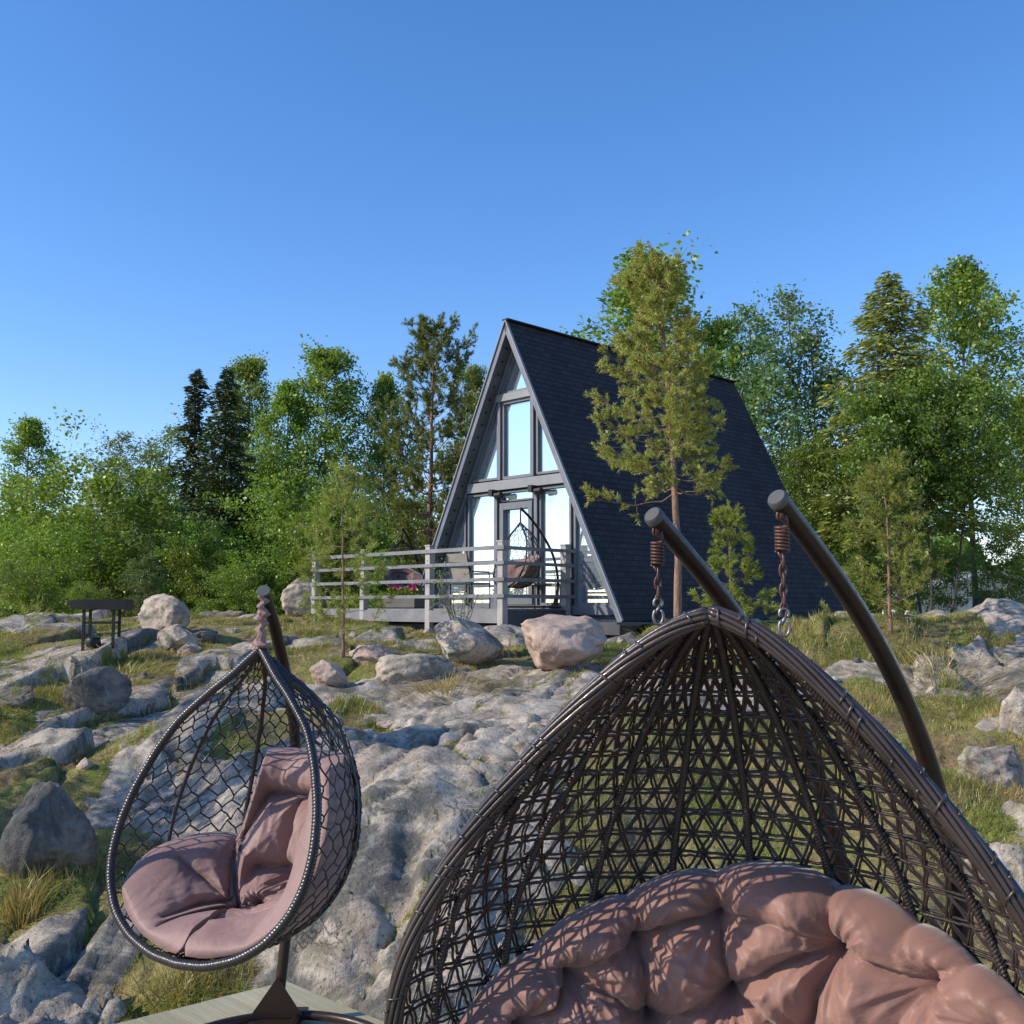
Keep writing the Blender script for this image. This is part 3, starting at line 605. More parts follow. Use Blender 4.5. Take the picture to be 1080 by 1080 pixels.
place_pine(make_pine('young_pine', at(362,488,y)[2]-gz(x,y), lambda t: .50*np.interp(t,[0,.2,.45,.75,1],[.6,.9,1,.6,.15]), .16, 13, M['young_pine'], M['bark_pine'], 4, 7, 20, .06, .09, r0=.022, up=.28, w=.0035, bare=.3, wob=.008), 'slender young pine in front of the left end of the deck', x, y)
x, y = (-34-540)/F*9.3, 9.3
place_pine(make_pine('young_pine', at(0,552,9.3)[2]-gz(x,y), lambda t: .80*(1.1-t), .10, 10, M['young_pine'], M['bark_grey'], 5, 8, 18, .07, .14, r0=.022, up=.5, w=.0022, bare=.35), 'pale yellowish young pine cut off by the left edge of the photo', x, y)

# ------------------------------------------------------------------ a-frame house
HO = np.array([-.09, 18.0, 0.]); HU = np.array([.704,-.71,0.]); HA = np.array([.71,.704,0.]); HZ = np.array([0,0,1.])
HW, HH, HB, HL = 2.62, 5.12+CZ, -.22+CZ, 7.3; REC = .27
def hp(s, a, z): return HO+HU*s+HA*a+HZ*z
house = thing('a_frame_house', 'dark a-frame house with navy shingled roof down to the ground and a glazed front', 'house', (HO[0],HO[1],HB))
def slope(sg):
    n = HU*sg*(HH-HB)+HZ*HW; n = n/np.linalg.norm(n); T = .11; m = MB()
    A = [hp(0,0,HH), hp(0,HL,HH), hp(sg*HW,HL,HB), hp(sg*HW,0,HB)]; Bk = [p-n*T for p in A]; Bk[0] = hp(0,0,HH-T/abs(n[2])*1.); Bk[1] = hp(0,HL,HH-T/abs(n[2]))
    me = bpy.data.meshes.new('roof'); V = [tuple(p-np.array(house.location)) for p in A+Bk]
    me.from_pydata(V, [], [(0,1,2,3) if sg > 0 else (3,2,1,0), (7,6,5,4) if sg > 0 else (4,5,6,7), (0,3,7,4), (1,5,6,2), (3,2,6,7)]); me.update()
    uv = me.uv_layers.new(name='UVMap'); Ls = float(np.linalg.norm(A[3]-A[0])); cr = {0:(0,Ls),1:(HL,Ls),2:(HL,0),3:(0,0),4:(0,Ls),5:(HL,Ls),6:(HL,0),7:(0,0)}
    for lp in me.loops: uv.data[lp.index].uv = cr[lp.vertex_index]
    me.materials.append(M['shingle']); me.materials.append(M['soffit']); me.polygons[1].material_index = 1
    for i in (2,3,4): me.polygons[i].material_index = 1
    o = bpy.data.objects.new('roof', me); C.objects.link(o); o.parent = house
    # barge board on the gable edge, and metal corner strip
    f = MB(); d = (A[3]-A[0])/Ls; 
    f.bar(A[0]-HA*.018-n*.055+d*.06, A[3]-HA*.018-n*.055, .03, .10, n); f.build('barge_board', M['fascia'], house, False)
    s2 = MB(); s2.bar(A[0]-HA*.036+n*.004, A[3]-HA*.036+n*.004, .05, .02, n); s2.build('edge_strip', M['beam'], house, False)
    b = MB(); b.bar(A[3]-HA*.03-HZ*.0-n*.1, A[2]-n*.1, .26, .03, HZ); b.build('eave_strip', M['fascia'], house, False)
    # small bolts under the soffit
    for i in range(24):
        k = MB(); p = A[0]-n*(T+.006)+d*(Ls*(.04+.94*i/23))+HA*.09; k.box(p, (.03,.03,.03), [HU,HA,HZ]); k.build('soffit_clip', M['iron'], house, False)
slope(1); slope(-1)
rc = MB(); rc.bar(hp(0,-.05,HH+.012), hp(0,HL,HH+.012), .14, .03, HZ); rc.build('ridge_cap', M['shingle'], house, False)
# glass front: z and half width inside the roof
IN = .13
def hw(z): return (HW-IN)*(HH-.27-z)/(HH-.27-HB)
zt = HH-.27; FZ = CZ-.03                                                        # deck floor
zt = zt; back = MB(); back.add([hp(-hw(HB),REC+.10,HB), hp(hw(HB),REC+.10,HB), hp(0,REC+.10,zt)], t=[[0,1,2]]); back.build('front_wall', M['frame'], house, False)
def member(name, p, q, w, dep, mat, off=0.):
    m = MB(); m.bar(p-HA*off, q-HA*off, dep, w, np.cross(HA, (q-p)/np.linalg.norm(q-p))); m.build(name, mat, house, False)
Z1, Z2 = FZ+2.22, FZ+3.82
member('cross_beam', hp(-hw(Z1)+.05,REC,Z1), hp(hw(Z1)-.05,REC,Z1), .17, .16, M['beam'], .0)
member('cross_beam', hp(-hw(Z2)+.02,REC,Z2), hp(hw(Z2)-.02,REC,Z2), .13, .14, M['beam'], .0)
for sg in (-1,1): member('rafter_frame', hp(sg*(hw(HB)-.06),REC,HB), hp(sg*.02,REC,zt-.1), .06, .12, M['frame'], .003)
member('sill_beam', hp(-hw(FZ),REC,FZ-.02), hp(hw(FZ),REC,FZ-.02), .16, .14, M['frame'], .004)
def pane(name, poly, fw=.055):
    """a pane inside its own frame; poly in (s,z)"""
    P = np.array(poly, float); c = P.mean(0); g = MB(); g.add([hp(s,REC+.04,z) for s,z in P], q=[list(range(4))] if len(P) == 4 else None, t=[[0,1,2]] if len(P) == 3 else None)
    fr = MB()
    for i in range(len(P)):
        a = hp(P[i][0],REC+.01,P[i][1]); b = hp(P[(i+1)%len(P)][0],REC+.01,P[(i+1)%len(P)][1]); fr.bar(a+HA*.001*i, b+HA*.001*i, .07, fw*.75, np.cross(HA,(b-a)/np.linalg.norm(b-a)))
    w = fr.build(name, M['frame'], house, False); gl = g.build('glass', M['glass'], w, False); return w
e = .075
def sx(z): return hw(z)-e
# upper row: centre window, two slanted sides, small top triangle
cw = .40
pane('window', [(-cw+.04,Z1+.13),(cw-.04,Z1+.13),(cw-.04,Z2-.09),(-cw+.04,Z2-.09)], .07)
for sg in (-1,1):
    z_a = Z1+.14; z_b = zt-(cw+.10+e)*(zt-HB)/(HW-IN)
    pane('window', [(sg*(cw+.10),z_a),(sg*sx(z_a),z_a),(sg*(cw+.10),z_b)])
    member('mullion', hp(sg*(cw+.02),REC,Z1+.10), hp(sg*(cw+.02),REC,Z2-.02), .065, .13, M['frame'], .002)
z_a = Z2+.09; pane('window', [(-sx(z_a),z_a),(sx(z_a),z_a),(0,z_a+sx(z_a)*(zt-HB)/(HW-IN))])
# lower row
zb = FZ+.08; zc = Z1-.13
dr = MB(); 
for s_ in (-.36,.36): dr.bar(hp(s_,REC-.01,zb), hp(s_,REC-.01,zc-.22), .09, .10, HA)
dr.bar(hp(-.41,REC-.012,zc-.26), hp(.41,REC-.012,zc-.26), .09, .12, HZ); dr.bar(hp(-.41,REC-.012,zb+.08), hp(.41,REC-.012,zb+.08), .09, .18, HZ)
dr = dr.build('door', M['frame'], house, False)
gl = MB(); gl.add([hp(-.32,REC+.03,zb),hp(.32,REC+.03,zb),hp(.32,REC+.03,zc-.3),hp(-.32,REC+.03,zc-.3)], q=[[0,1,2,3]]); gl.build('glass', M['glass'], dr, False)
hd = MB(); hd.tube([hp(-.36,REC-.09,FZ+.95),hp(-.36,REC-.11,FZ+1.05),hp(-.36,REC-.09,FZ+1.15)], .012, 6); hd.build('handle', M['zinc'], dr)
pane('window', [(-.40,zc-.16),(.40,zc-.16),(.40,zc),(-.40,zc)], .04)
for sg in (-1,1):
    member('mullion', hp(sg*.50,REC,zb-.1), hp(sg*.50,REC,Z1-.08), .07, .13, M['frame'], .002)
    sA, sB = .57, 1.45
    if sx(zc) < sB: sB = sx(zc)-.02
    pane('window', [(sg*sA,zb),(sg*sB,zb),(sg*sB,zc),(sg*sA,zc)])
    z_c = zt-(sB+.10+e)*(zt-HB)/(HW-IN); pane('window', [(sg*(sB+.10),zb),(sg*sx(zb),zb),(sg*(sB+.10),z_c)])
for s_ in (-.5,.5):
    l = MB(); p = hp(s_,REC-.14,Z1-.14); l.box(p, (.09,.14,.12), [HU,HA,HZ]); l.tube([p-HZ*.05-HU*.0+HU*.07, p-HZ*.05+HU*.22], .055, 8); l.build('wall_lamp', M['iron'], house, False)
pl = MB()
for sg in (-1,1): pl.bar(hp(sg*(HW-.30),.15,HB-.22), hp(sg*(HW-.30),HL-.05,HB-.22), .30, .46, HZ)
pl.bar(hp(-HW+.46,.30,HB-.22), hp(HW-.46,.30,HB-.22), .30, .46, HZ); pl.build('foundation', M['concrete'], house, False)
bw = MB(); bw.add([hp(-HW+.2,HL-.2,HB), hp(HW-.2,HL-.2,HB), hp(0,HL-.2,HH-.4)], t=[[0,2,1]]); bw.build('rear_wall', M['frame'], house, False)

# ------------------------------------------------------------------ deck with railing
P0 = np.array([-.15,16.1,0.])
def dp(b, a, z): return P0-HU*b+HA*a+HZ*z                                        # b to the left along the front, a towards the house
deck = thing('wooden_deck', 'raised grey wooden deck with slatted railing in front of the glazed gable', 'deck', (P0[0],P0[1],FZ))
DL = 5.15; m = MB()
nbd = 15
for i in range(nbd):
    w = 2.0/nbd; m.bar(dp(-.0,i*w+w/2,FZ-.02+ (i%3)*.001), dp(DL,i*w+w/2,FZ-.02+(i%3)*.001), w-.008, .035, HZ)
m.build('floor_boards', M['greywood'], deck, False)
m = MB(); m.bar(dp(-.03,-.03,FZ-.125), dp(DL,-.03,FZ-.125), .05, .20, HZ); m.build('fascia_board', M['greywood'], deck, False)
m = MB(); m.bar(dp(-.03,-.01,FZ-.15), dp(-.03,1.95,FZ-.15), .05, .25, HZ); m.build('side_fascia', M['darkwood'], deck, False)  # side turned from the sun: its shade is put into the wood colour
m = MB(); m.bar(dp(-.10,1.35,FZ-.24), dp(-1.45,1.35,FZ-.24), .62, .06, HZ); m.bar(dp(-.10,1.0,FZ-.32), dp(-1.55,1.0,FZ-.32), .04, .16, HZ); m.build('step', M['darkwood'], deck, False)
m = MB(); m.bar(dp(0.1,.2,FZ-.32), dp(DL-.1,.2,FZ-.32), .04,.12,HZ)
for b in (1.2,3.0,4.8): m.box(dp(b,.5,FZ-.5), (.12,.12,.6), [HU,HA,HZ])
m.build('joist', M['darkwood'], deck, False)
for b, a, z0 in ((0,0,-.62),(1.76,0,-.5),(3.6,0,-.35),(DL,0,-.35),(0,1.47,-.3)):
    m = MB(); m.box(dp(b-.0,a,FZ+(1.05+z0)/2), (.115,.115,1.05-z0), [HU,HA,HZ]); m.box(dp(b,a,FZ+1.06), (.135,.135,.025), [HU,HA,HZ]); m.build('post', M['paleboard'], deck, False)
for z in (.20,.46,.72,.96):
    m = MB(); m.bar(dp(-.12,-.075,FZ+z), dp(DL+.05,-.075,FZ+z), .035, .062 if z > .9 else .055, HZ); m.build('rail', M['greywood'], deck, False)
    m = MB(); m.bar(dp(-.075,-.05,FZ+z-.004), dp(-.075,1.62,FZ+z-.004), .035, .055, HZ); m.build('rail', M['greywood'], deck, False)
# railing reflected in the glazing, built as a solid screen at the right of the glazing
refl = thing('reflected_railing', 'reflection of a railing built as a low grey framed screen with bars at the right end of the gable', 'panel', tuple(dp(-.62,1.75,FZ-.15)))
m = MB(); q = [dp(-.22,1.70,FZ-.1),dp(-.80,1.70,FZ-.1),dp(-.66,1.70,FZ+.80),dp(-.22,1.70,FZ+.80)]
for i in range(4): m.bar(q[i]+HA*.002*i, q[(i+1)%4]+HA*.002*i, .05, .05, HA)
for z in (.06,.26,.46): m.bar(dp(-.24,1.69,FZ+z), dp(-.72,1.69,FZ+z), .03, .03, HZ)
m.build('frame', M['frame'], refl, False); m = MB(); m.add(q, q=[[0,1,2,3]]); m.build('glass', M['clear'], refl, False)

# ------------------------------------------------------------------ hanging baskets
def resample(P, n):
    P = np.array(P, float); t = np.r_[0, np.cumsum(np.linalg.norm(np.diff(P,axis=0),axis=1))]; t /= t[-1]; tt = np.linspace(0,1,n); Q = np.stack([np.interp(tt,t,P[:,k]) for k in range(P.shape[1])],-1)
    for _ in range(int(n*.04)**2//2+8):
        Q[1:-1] = .25*Q[:-2]+.5*Q[1:-1]+.25*Q[2:]
    return Q
DT = [0,.05,.15,.3,.45,.6,.72,.84,.93,.98,1]; DD = [0,.15,.40,.70,.90,1.0,1.0,.88,.60,.28,0]
class Basket:
    def __init__(s, A, th, k, outline, depth, scale=1., droop=.05):
        s.A = np.array(A, float); th = math.radians(th); s.u = np.array([math.cos(th),-math.sin(th),0]); s.n = np.array([-math.sin(th),-math.cos(th),0]); s.dn = np.array([s.n[0]*k,s.n[1]*k,-1.])
        s.N = 240; s.O = resample(outline, s.N)*scale; s.D = depth*scale; s.dr = droop*scale
        D = resample(np.stack([DT,DD],-1)*[1,1], s.N); s.dt = np.interp(np.linspace(0,1,s.N), D[:,0], D[:,1]); s.dt[0] = s.dt[-1] = 0
    def P(s, al, tau, inset=0.):
        al = np.asarray(al, float); tau = np.asarray(tau, float); al, tau = np.broadcast_arrays(al, tau); g = np.linspace(0,1,s.N)
        W = np.interp(tau, g, s.O[:,0]); h = np.interp(tau, g, s.O[:,1]); D = s.D*np.interp(tau, g, s.dt)
        Wi = np.maximum(W-inset, W*.05); Di = np.maximum(D-inset, D*.05); sa = np.sin(al); hz = h+s.dr*sa*np.clip((tau-.45)/.5,0,1)**2*np.clip((1-tau)/.09,0,1)
        if not np.isscalar(inset) or inset: hz = hz-np.clip((tau-.62)/.34,0,1)**1.5*inset*.9
        return s.A+np.multiply.outer(Wi*np.cos(al), s.u)-np.multiply.outer(Di*sa, s.n)+np.multiply.outer(hz, s.dn)
    def rim(s, n=400):
        t = np.linspace(0,1,n//2); R = s.P(np.zeros_like(t), t); L = s.P(np.full_like(t,PI), t); return np.vstack([R, L[-2:0:-1]])
def arclen(P): return np.r_[0, np.cumsum(np.linalg.norm(np.diff(P,axis=0),axis=1))]
def refine(P, step, closed=False):
    if closed: P = np.vstack([P,P[:1]])
    t = arclen(P); n = max(4,int(t[-1]/step)); tt = np.linspace(0,t[-1],n+1); Q = np.stack([np.interp(tt,t,P[:,k]) for k in range(3)],-1); return Q[:-1] if closed else Q
def frames(P, closed=False):
    T = np.roll(P,-1,0)-np.roll(P,1,0) if closed else np.gradient(P,axis=0); T /= np.linalg.norm(T,axis=1)[:,None]; N = np.zeros_like(P); t0 = T[0]; nn = np.cross(t0,[0.1,.3,.9]); nn /= np.linalg.norm(nn); N[0] = nn
    for i in range(1,len(P)): nn = nn-T[i]*nn.dot(T[i]); nn /= np.linalg.norm(nn); N[i] = nn
    return T, N, np.cross(T,N)
def helix(m, P, R, r, pitch, k, closed=False, sides=5, ph=0.):
    t = arclen(P); T, N, B = frames(P, closed)
    for i in range(k):
        a = t/pitch*2*PI+2*PI*i/k+ph; Q = P+R*(np.cos(a)[:,None]*N+np.sin(a)[:,None]*B); m.tube(Q, r, sides, closed)

def hang_gear(root, top, bot, coil=True, sc=1.):
    """spring, chain links and snap hook between the arm tip and the basket"""
    top = np.array(top); bot = np.array(bot); L = np.linalg.norm(bot-top); d = (bot-top)/L
    def p(f): return top+d*f
    m = MB(); m.tube([p(-.012),p(.02)], .008*sc, 8); m.tube([p(.012)+np.array([math.cos(a)*.012,0,math.sin(a)*.014])*sc for a in np.linspace(-PI*.5,PI*1.3,12)], .004*sc, 6)
    s0, s1 = .045*sc, .115*sc; a = np.linspace(0,2*PI*7.5,120); m.tube(np.array([p(s0+(s1-s0)*i/119) for i in range(120)])+np.stack([np.cos(a),np.sin(a),0*a],-1)*.0165*sc, .0042*sc, 6)
    m.tube([p(.01*sc)+[.012*sc,0,0],p(.03*sc)+[.014*sc,0,0],p(s0)+[.0165*sc,0,0]], .0038*sc, 6); m.tube([p(s1)+[-.012*sc,0,0],p(s1+.012*sc)+[-.004*sc,0,0],p(s1+.022*sc)], .0038*sc, 6)
    m.build('spring', M['rust'], root)
    c = MB(); z = s1+.012*sc; i = 0; ll = .030*sc; end = L-.075*sc
    while z < end:
        a = np.linspace(0,2*PI,16,endpoint=False); lx = np.cos(a)*.0085*sc; lz = np.sin(a)*ll*.62; lk = np.zeros((16,3)); lk[:,0 if i%2 else 1] = lx; lk = lk+p(z+ll*.4)+np.outer(lz,-d)*1.
        c.tube(lk, .0034*sc, 6, closed=True); z += ll*.86; i += 1
    c.build('chain', M['rust'], root)
    h = MB(); a = np.linspace(-2.2,2.4,18); q = [p(L-.060*sc)+np.array([math.sin(v)*.012,0,math.cos(v)*.014])*sc for v in a]; h.tube(q, .0045*sc, 6)
    a = np.linspace(-2.6,2.6,18); h.tube([p(L-.022*sc)+np.array([math.sin(v)*.014,0,-math.cos(v)*.022])*sc for v in a], .0045*sc, 6); h.tube([p(L-.055*sc)+[.006*sc,0,0],p(L-.03*sc)+[-.008*sc,0,0]], .005*sc, 6)
    h.build('hook', M['zinc'], root)

# --- the big double basket
ROUT = [(0,0),(.05,.012),(.099,.042),(.155,.083),(.214,.136),(.305,.226),(.384,.318),(.457,.408),(.52,.50),(.565,.585),(.60,.67),(.617,.78),(.612,.90),(.575,1.03),(.49,1.14),(.36,1.22),(.18,1.26),(0,1.265)]
RA = at(750,648,1.91); BR = Basket(RA, 22, .10, ROUT, .54, droop=.06)
basket = thing('wicker_basket', 'large double hanging basket of dark brown open cane weave, cut off by the photo bottom', 'hanging chair', tuple(RA), 'hanging egg chairs')
rim = refine(BR.rim(600), .006, True); m = MB(); m.tube(rim, .0135, 8, closed=True)
helix(m, rim, .0140, .0052, 1.1, 9, True, 6)
tt = arclen(rim); T_, N_, B_ = frames(rim, True); nw = int(tt[-1]/.028)
for i in range(nw):                                     # short cross ties of the wrapping
    j = int((i+.5)/nw*len(rim)); c = rim[j]; a0 = rng.random()*6.28; aa = np.linspace(a0,a0+2.3,7); q = c+np.array([(math.cos(a)*N_[j]+math.sin(a)*B_[j])*.0187+T_[j]*(a-a0)*.006 for a in aa]); m.tube(q, .0032, 4)
m.build('rim', M['rimw'], basket)
NC = 31; tau0, tau1 = .055, .985
tv = np.linspace(0,1,400); 
# rows spaced evenly down the back centre line
cen = BR.P(np.full(400,PI/2), tv); al_ = arclen(cen); NR = int(al_[-1]/.051)
def row_tau(r): return np.interp(np.asarray(r, float)/NR*al_[-1], al_, tv)
m = MB(); off = .085
def strand(us, vs, lift, r=.0032):
    ok = (us >= -1e-6)&(us <= NC+1e-6); us = us[ok]; vs = vs[ok]
    if len(us) < 3: return
    al = us/NC*PI; ta = row_tau(vs); w = np.sin(vs*PI*2+lift)*.0022; P = BR.P(al, ta, w); P = P+rng.normal(0,.0007,P.shape); m.tube(P, r*rng.uniform(.8,1.15), 4, cap=False)
for r in range(3, NR):
    for o in (-off*1.2, off*1.2):
        us = np.linspace(0,NC,150); vs = np.full(150, r+o)+.10*np.sin(us*1.1+r*1.7)*.35; strand(us, vs, r*PI)
for k in range(-NR, NC*2+NR+1):
    for sg in (1,-1):
        for o in (-off, off):
            vs = np.linspace(.6,NR-.15,int(NR*6)); us = (k*1.0+o+rng.normal(0,.03)+.05*np.sin(vs*.9+k*1.3)+sg*(vs-.25 if sg > 0 else vs+.25)*.5)
            strand(us, vs, PI*(sg > 0), .0033)
m.build('cane_weave', M['wicker'], basket)
for i, al in enumerate(np.radians([14,34,54,72,90,108,126,146,166])):
    t = np.linspace(.02,.97,260); P = refine(BR.P(np.full(260,al), t, .012), .0035); m = MB(); helix(m, P, .0044, .0052, .022, 3, False, 5); m.build('rib', M['wicker'], basket)
# ties where hooks catch the rim
tipL = at(690,545,1.985); tipR = at(821,527,1.86)
hkL = at(688,652,1.985); hkR = at(822,664,1.86); hkL[:2] = tipL[:2]; hkR[:2] = tipR[:2]
for tp, hk in ((tipL,hkL),(tipR,hkR)): hang_gear(basket, tp-np.array([0,0,.017])+np.array([.006,.004,0]), hk+np.array([.006,.004,-.012]), sc=.68)
stand = thing('chair_stand', 'pair of dark brown curved steel arms behind the big double basket', 'stand', (1.0,2.7,0))
md = np.array([.74,.67,0]); zfl = -.0
def arm(tip, name='arm'):
    pr = [(0,0),(.05,-.035),(.12,-.085),(.22,-.157),(.34,-.262),(.45,-.385),(.55,-.53),(.62,-.68),(.665,-.85),(.685,-1.02),(.69,-1.25),(.69,-1.5),(.67,-1.75),(.62,-1.9)]
    Q = resample(np.array([(a,b,0) for a,b in pr]), 60); P = np.array([tip+md*q[0]+np.array([0,0,q[1]]) for q in Q]); P[:,2] = np.maximum(P[:,2], .03); m = MB(); m.tube(P, np.linspace(.0185,.0245,60), 20); o = m.build(name, M['tube'], stand, auto=50)
    d = P[0]-P[1]; d /= np.linalg.norm(d); c = MB(); c.tube([P[0]-d*.006,P[0]+d*.004,P[0]+d*.009], [.0198,.0198,.0165], 24); c.build('end_cap', M['cap'], o, auto=40)
    return P[-1]
eL = arm(tipL); eR = arm(tipR)
m = MB(); c0 = (eL+eR)/2-md*.6; ring = [c0*[1,1,0]+np.array([math.cos(a)*.62,math.sin(a)*.62,.03]) for a in np.linspace(0,2*PI,60,endpoint=False)]; m.tube(ring, .024, 12, closed=True); m.tube([eL,eR],.02,12); m.build('base_ring', M['tube'], stand)

# --- cushions lying in the baskets
def proj(P):
    x, y, z = P[...,0], P[...,1], P[...,2]-CZ; Yc = y*math.cos(PITCH)+z*math.sin(PITCH); return 540+F*x/Yc, 540-F*(z*math.cos(PITCH)-y*math.sin(PITCH))/Yc
def cushion(B, name, label, mat, T, alr, top, tb, tufts, creases, na=300, nb=220, wr=1., tr=.055, ep=4.5, lob=0.):
    a = np.linspace(-1,1,na); b = np.linspace(0,1,nb); AA, BB = np.meshgrid(a, b)             # a: left..right of the picture, b: down
    al = PI/2-AA*alr; edge = ((1-np.abs(AA)**ep)**.5)*((1-np.abs(2*BB-1)**(ep+1.5))**.5); tt_ = top(a)[None,:]
    def ij(q):
        if abs(q[0]) > 3: k = np.argmin((PX-q[0])**2+(PY-q[1])**2); return k%na, k//na
        return min(na-1,max(0,int((q[0]+1)/2*(na-1)))), min(nb-1,max(0,int(q[1]*(nb-1))))
    for step in (0,1):
        tau = tt_+(tb-tt_)*BB; PX, PY = proj(B.P(al, tau, T*.9*edge))
        if step == 0:
            nt = tt_.copy()
            for c_ in creases:
                for e0 in ((c_[0],c_[1]),(c_[2],c_[3])):
                    i, j = ij(e0)
                    if j < nb*.06: nt = nt+.012*np.exp(-np.abs(a-a[i])/.05)[None,:]
            tt_ = nt-.006
    Pc = B.P(al, tau, T*.5); dark = np.zeros_like(AA); disp = np.zeros_like(AA); dt = np.full(AA.shape, 9.); dc = np.zeros_like(AA)  # dark: shade of creases, tufts and wrinkles, put into the cloth colour
    for ta_, tb_ in tufts:
        i, j = ij((ta_,tb_)); dv = Pc-Pc[j,i]; d = np.linalg.norm(dv, axis=2); ex = Pc[j,min(i+1,na-1)]-Pc[j,max(i-1,0)]; ex /= np.linalg.norm(ex); ey = Pc[min(j+1,nb-1),i]-Pc[max(j-1,0),i]; ey -= ex*ey.dot(ex); ey /= np.linalg.norm(ey)
        dt = np.minimum(dt, d); ang = np.arctan2(dv@ey, dv@ex); ph = rng.random()*6.28
        wv = (1-2*np.abs(np.sin(ang*3.5+ph+1.1*np.sin(ang+ph))))*.6+(1-2*np.abs(np.sin(ang*8+ph*2+d*9)))*.4
        disp += wr*.075*T*wv*np.exp(-((d-tr*1.0)/(tr*.8))**2)*np.clip(d/.03,0,1)
    for (a0,b0,a1,b1,dep,wd) in creases:
        n = 10; f = np.linspace(0,1,n); i0, j0 = ij((a0,b0)); i1, j1 = ij((a1,b1)); dm = np.full(AA.shape, 9.)
        K = [Pc[min(nb-1,max(0,int(round(j0+(j1-j0)*q+2*math.sin(q*5+i0)*q*(1-q))))),min(na-1,max(0,int(round(i0+(i1-i0)*q+3*math.sin(q*6+j0)*q*(1-q)))))] for q in f]
        for k0, k1 in zip(K[:-1], K[1:]):
            e_ = k1-k0; l2 = e_.dot(e_)+1e-9; u_ = np.clip(((Pc-k0)@e_)/l2,0,1); dm = np.minimum(dm, np.linalg.norm(Pc-k0-u_[...,None]*e_,axis=2))
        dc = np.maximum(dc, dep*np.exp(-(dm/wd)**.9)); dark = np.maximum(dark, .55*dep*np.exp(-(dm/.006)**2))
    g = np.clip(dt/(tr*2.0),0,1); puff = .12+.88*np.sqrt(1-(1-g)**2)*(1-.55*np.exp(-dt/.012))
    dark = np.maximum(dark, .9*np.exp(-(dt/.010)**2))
    h = puff*(1-dc)*(1+lob*BB)*(1+.08*fbm(AA*4,BB*5,3,int(T*1000)))
    disp += wr*T*.03*fbm(AA*5+3,BB*3,3,5)
    rd = fbm(AA*9+1.5*fbm(AA*2,BB*3,2,41),BB*3.2+1.5*fbm(AA*2+5,BB*2,2,43),3,47); disp += wr*T*.055*(.35-np.abs(rd))*np.clip(1.3-dt/(tr*3.2),.25,1)
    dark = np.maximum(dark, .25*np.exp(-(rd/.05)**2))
    front = B.P(al, tau, .012+T*.06+ edge*(T*h+disp))
    backs = B.P(al, tau, .012+T*.06- edge*(.004))
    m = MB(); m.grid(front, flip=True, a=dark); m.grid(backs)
    o = m.build(name, mat, smooth=True); bmm = bmesh.new(); bmm.from_mesh(o.data); bmesh.ops.remove_doubles(bmm, verts=bmm.verts, dist=.0012); bmesh.ops.recalc_face_normals(bmm, faces=bmm.faces); bmm.to_mesh(o.data); bmm.free()
    tag(o, label, 'cushion'); return o
tR = lambda a: .395+np.where(a < .08,.20,.17)*np.abs(a-.08)**1.8
T1,T2,T3,T4,T5,T6,T7 = (613,1037),(677,999),(757,972),(768,1056),(871,1005),(963,1041),(560,1090)
T8,T9,T10,T11 = (690,1085),(840,1110),(925,1130),(1035,1090)
tu = [T1,T2,T3,T4,T5,T6,T7,T8,T9,T10,T11,(-.3,.82),(.1,.84),(.5,.82),(-.65,.8),(.8,.75)]
def cz(p,q,dep=.27,wd=.020): return (*p,*q,dep,wd)
cr_ = [cz(T3,(757,905),.36),cz(T3,T4,.36),cz(T1,T2),cz(T2,T3,.4),cz(T3,T5,.2),cz(T5,T6,.3),cz(T2,(655,925),.3),cz(T1,(560,1000),.3),cz(T5,(893,925),.3),cz(T6,(985,955),.3),cz(T6,(1040,1010),.35),cz(T2,T8,.4),cz(T1,T8,.4),cz(T4,T5,.35),cz(T5,T9,.4),cz(T6,T10,.35),cz(T1,T7,.3),cz(T4,T8,.3),cz(T4,T9,.3)]
cushion(BR, 'seat_cushion', 'large shiny brown tufted cushion lying in the big double basket', M['cush'], .195, math.radians(83), tR, .96, tu, cr_, 340, 260, tr=.058)

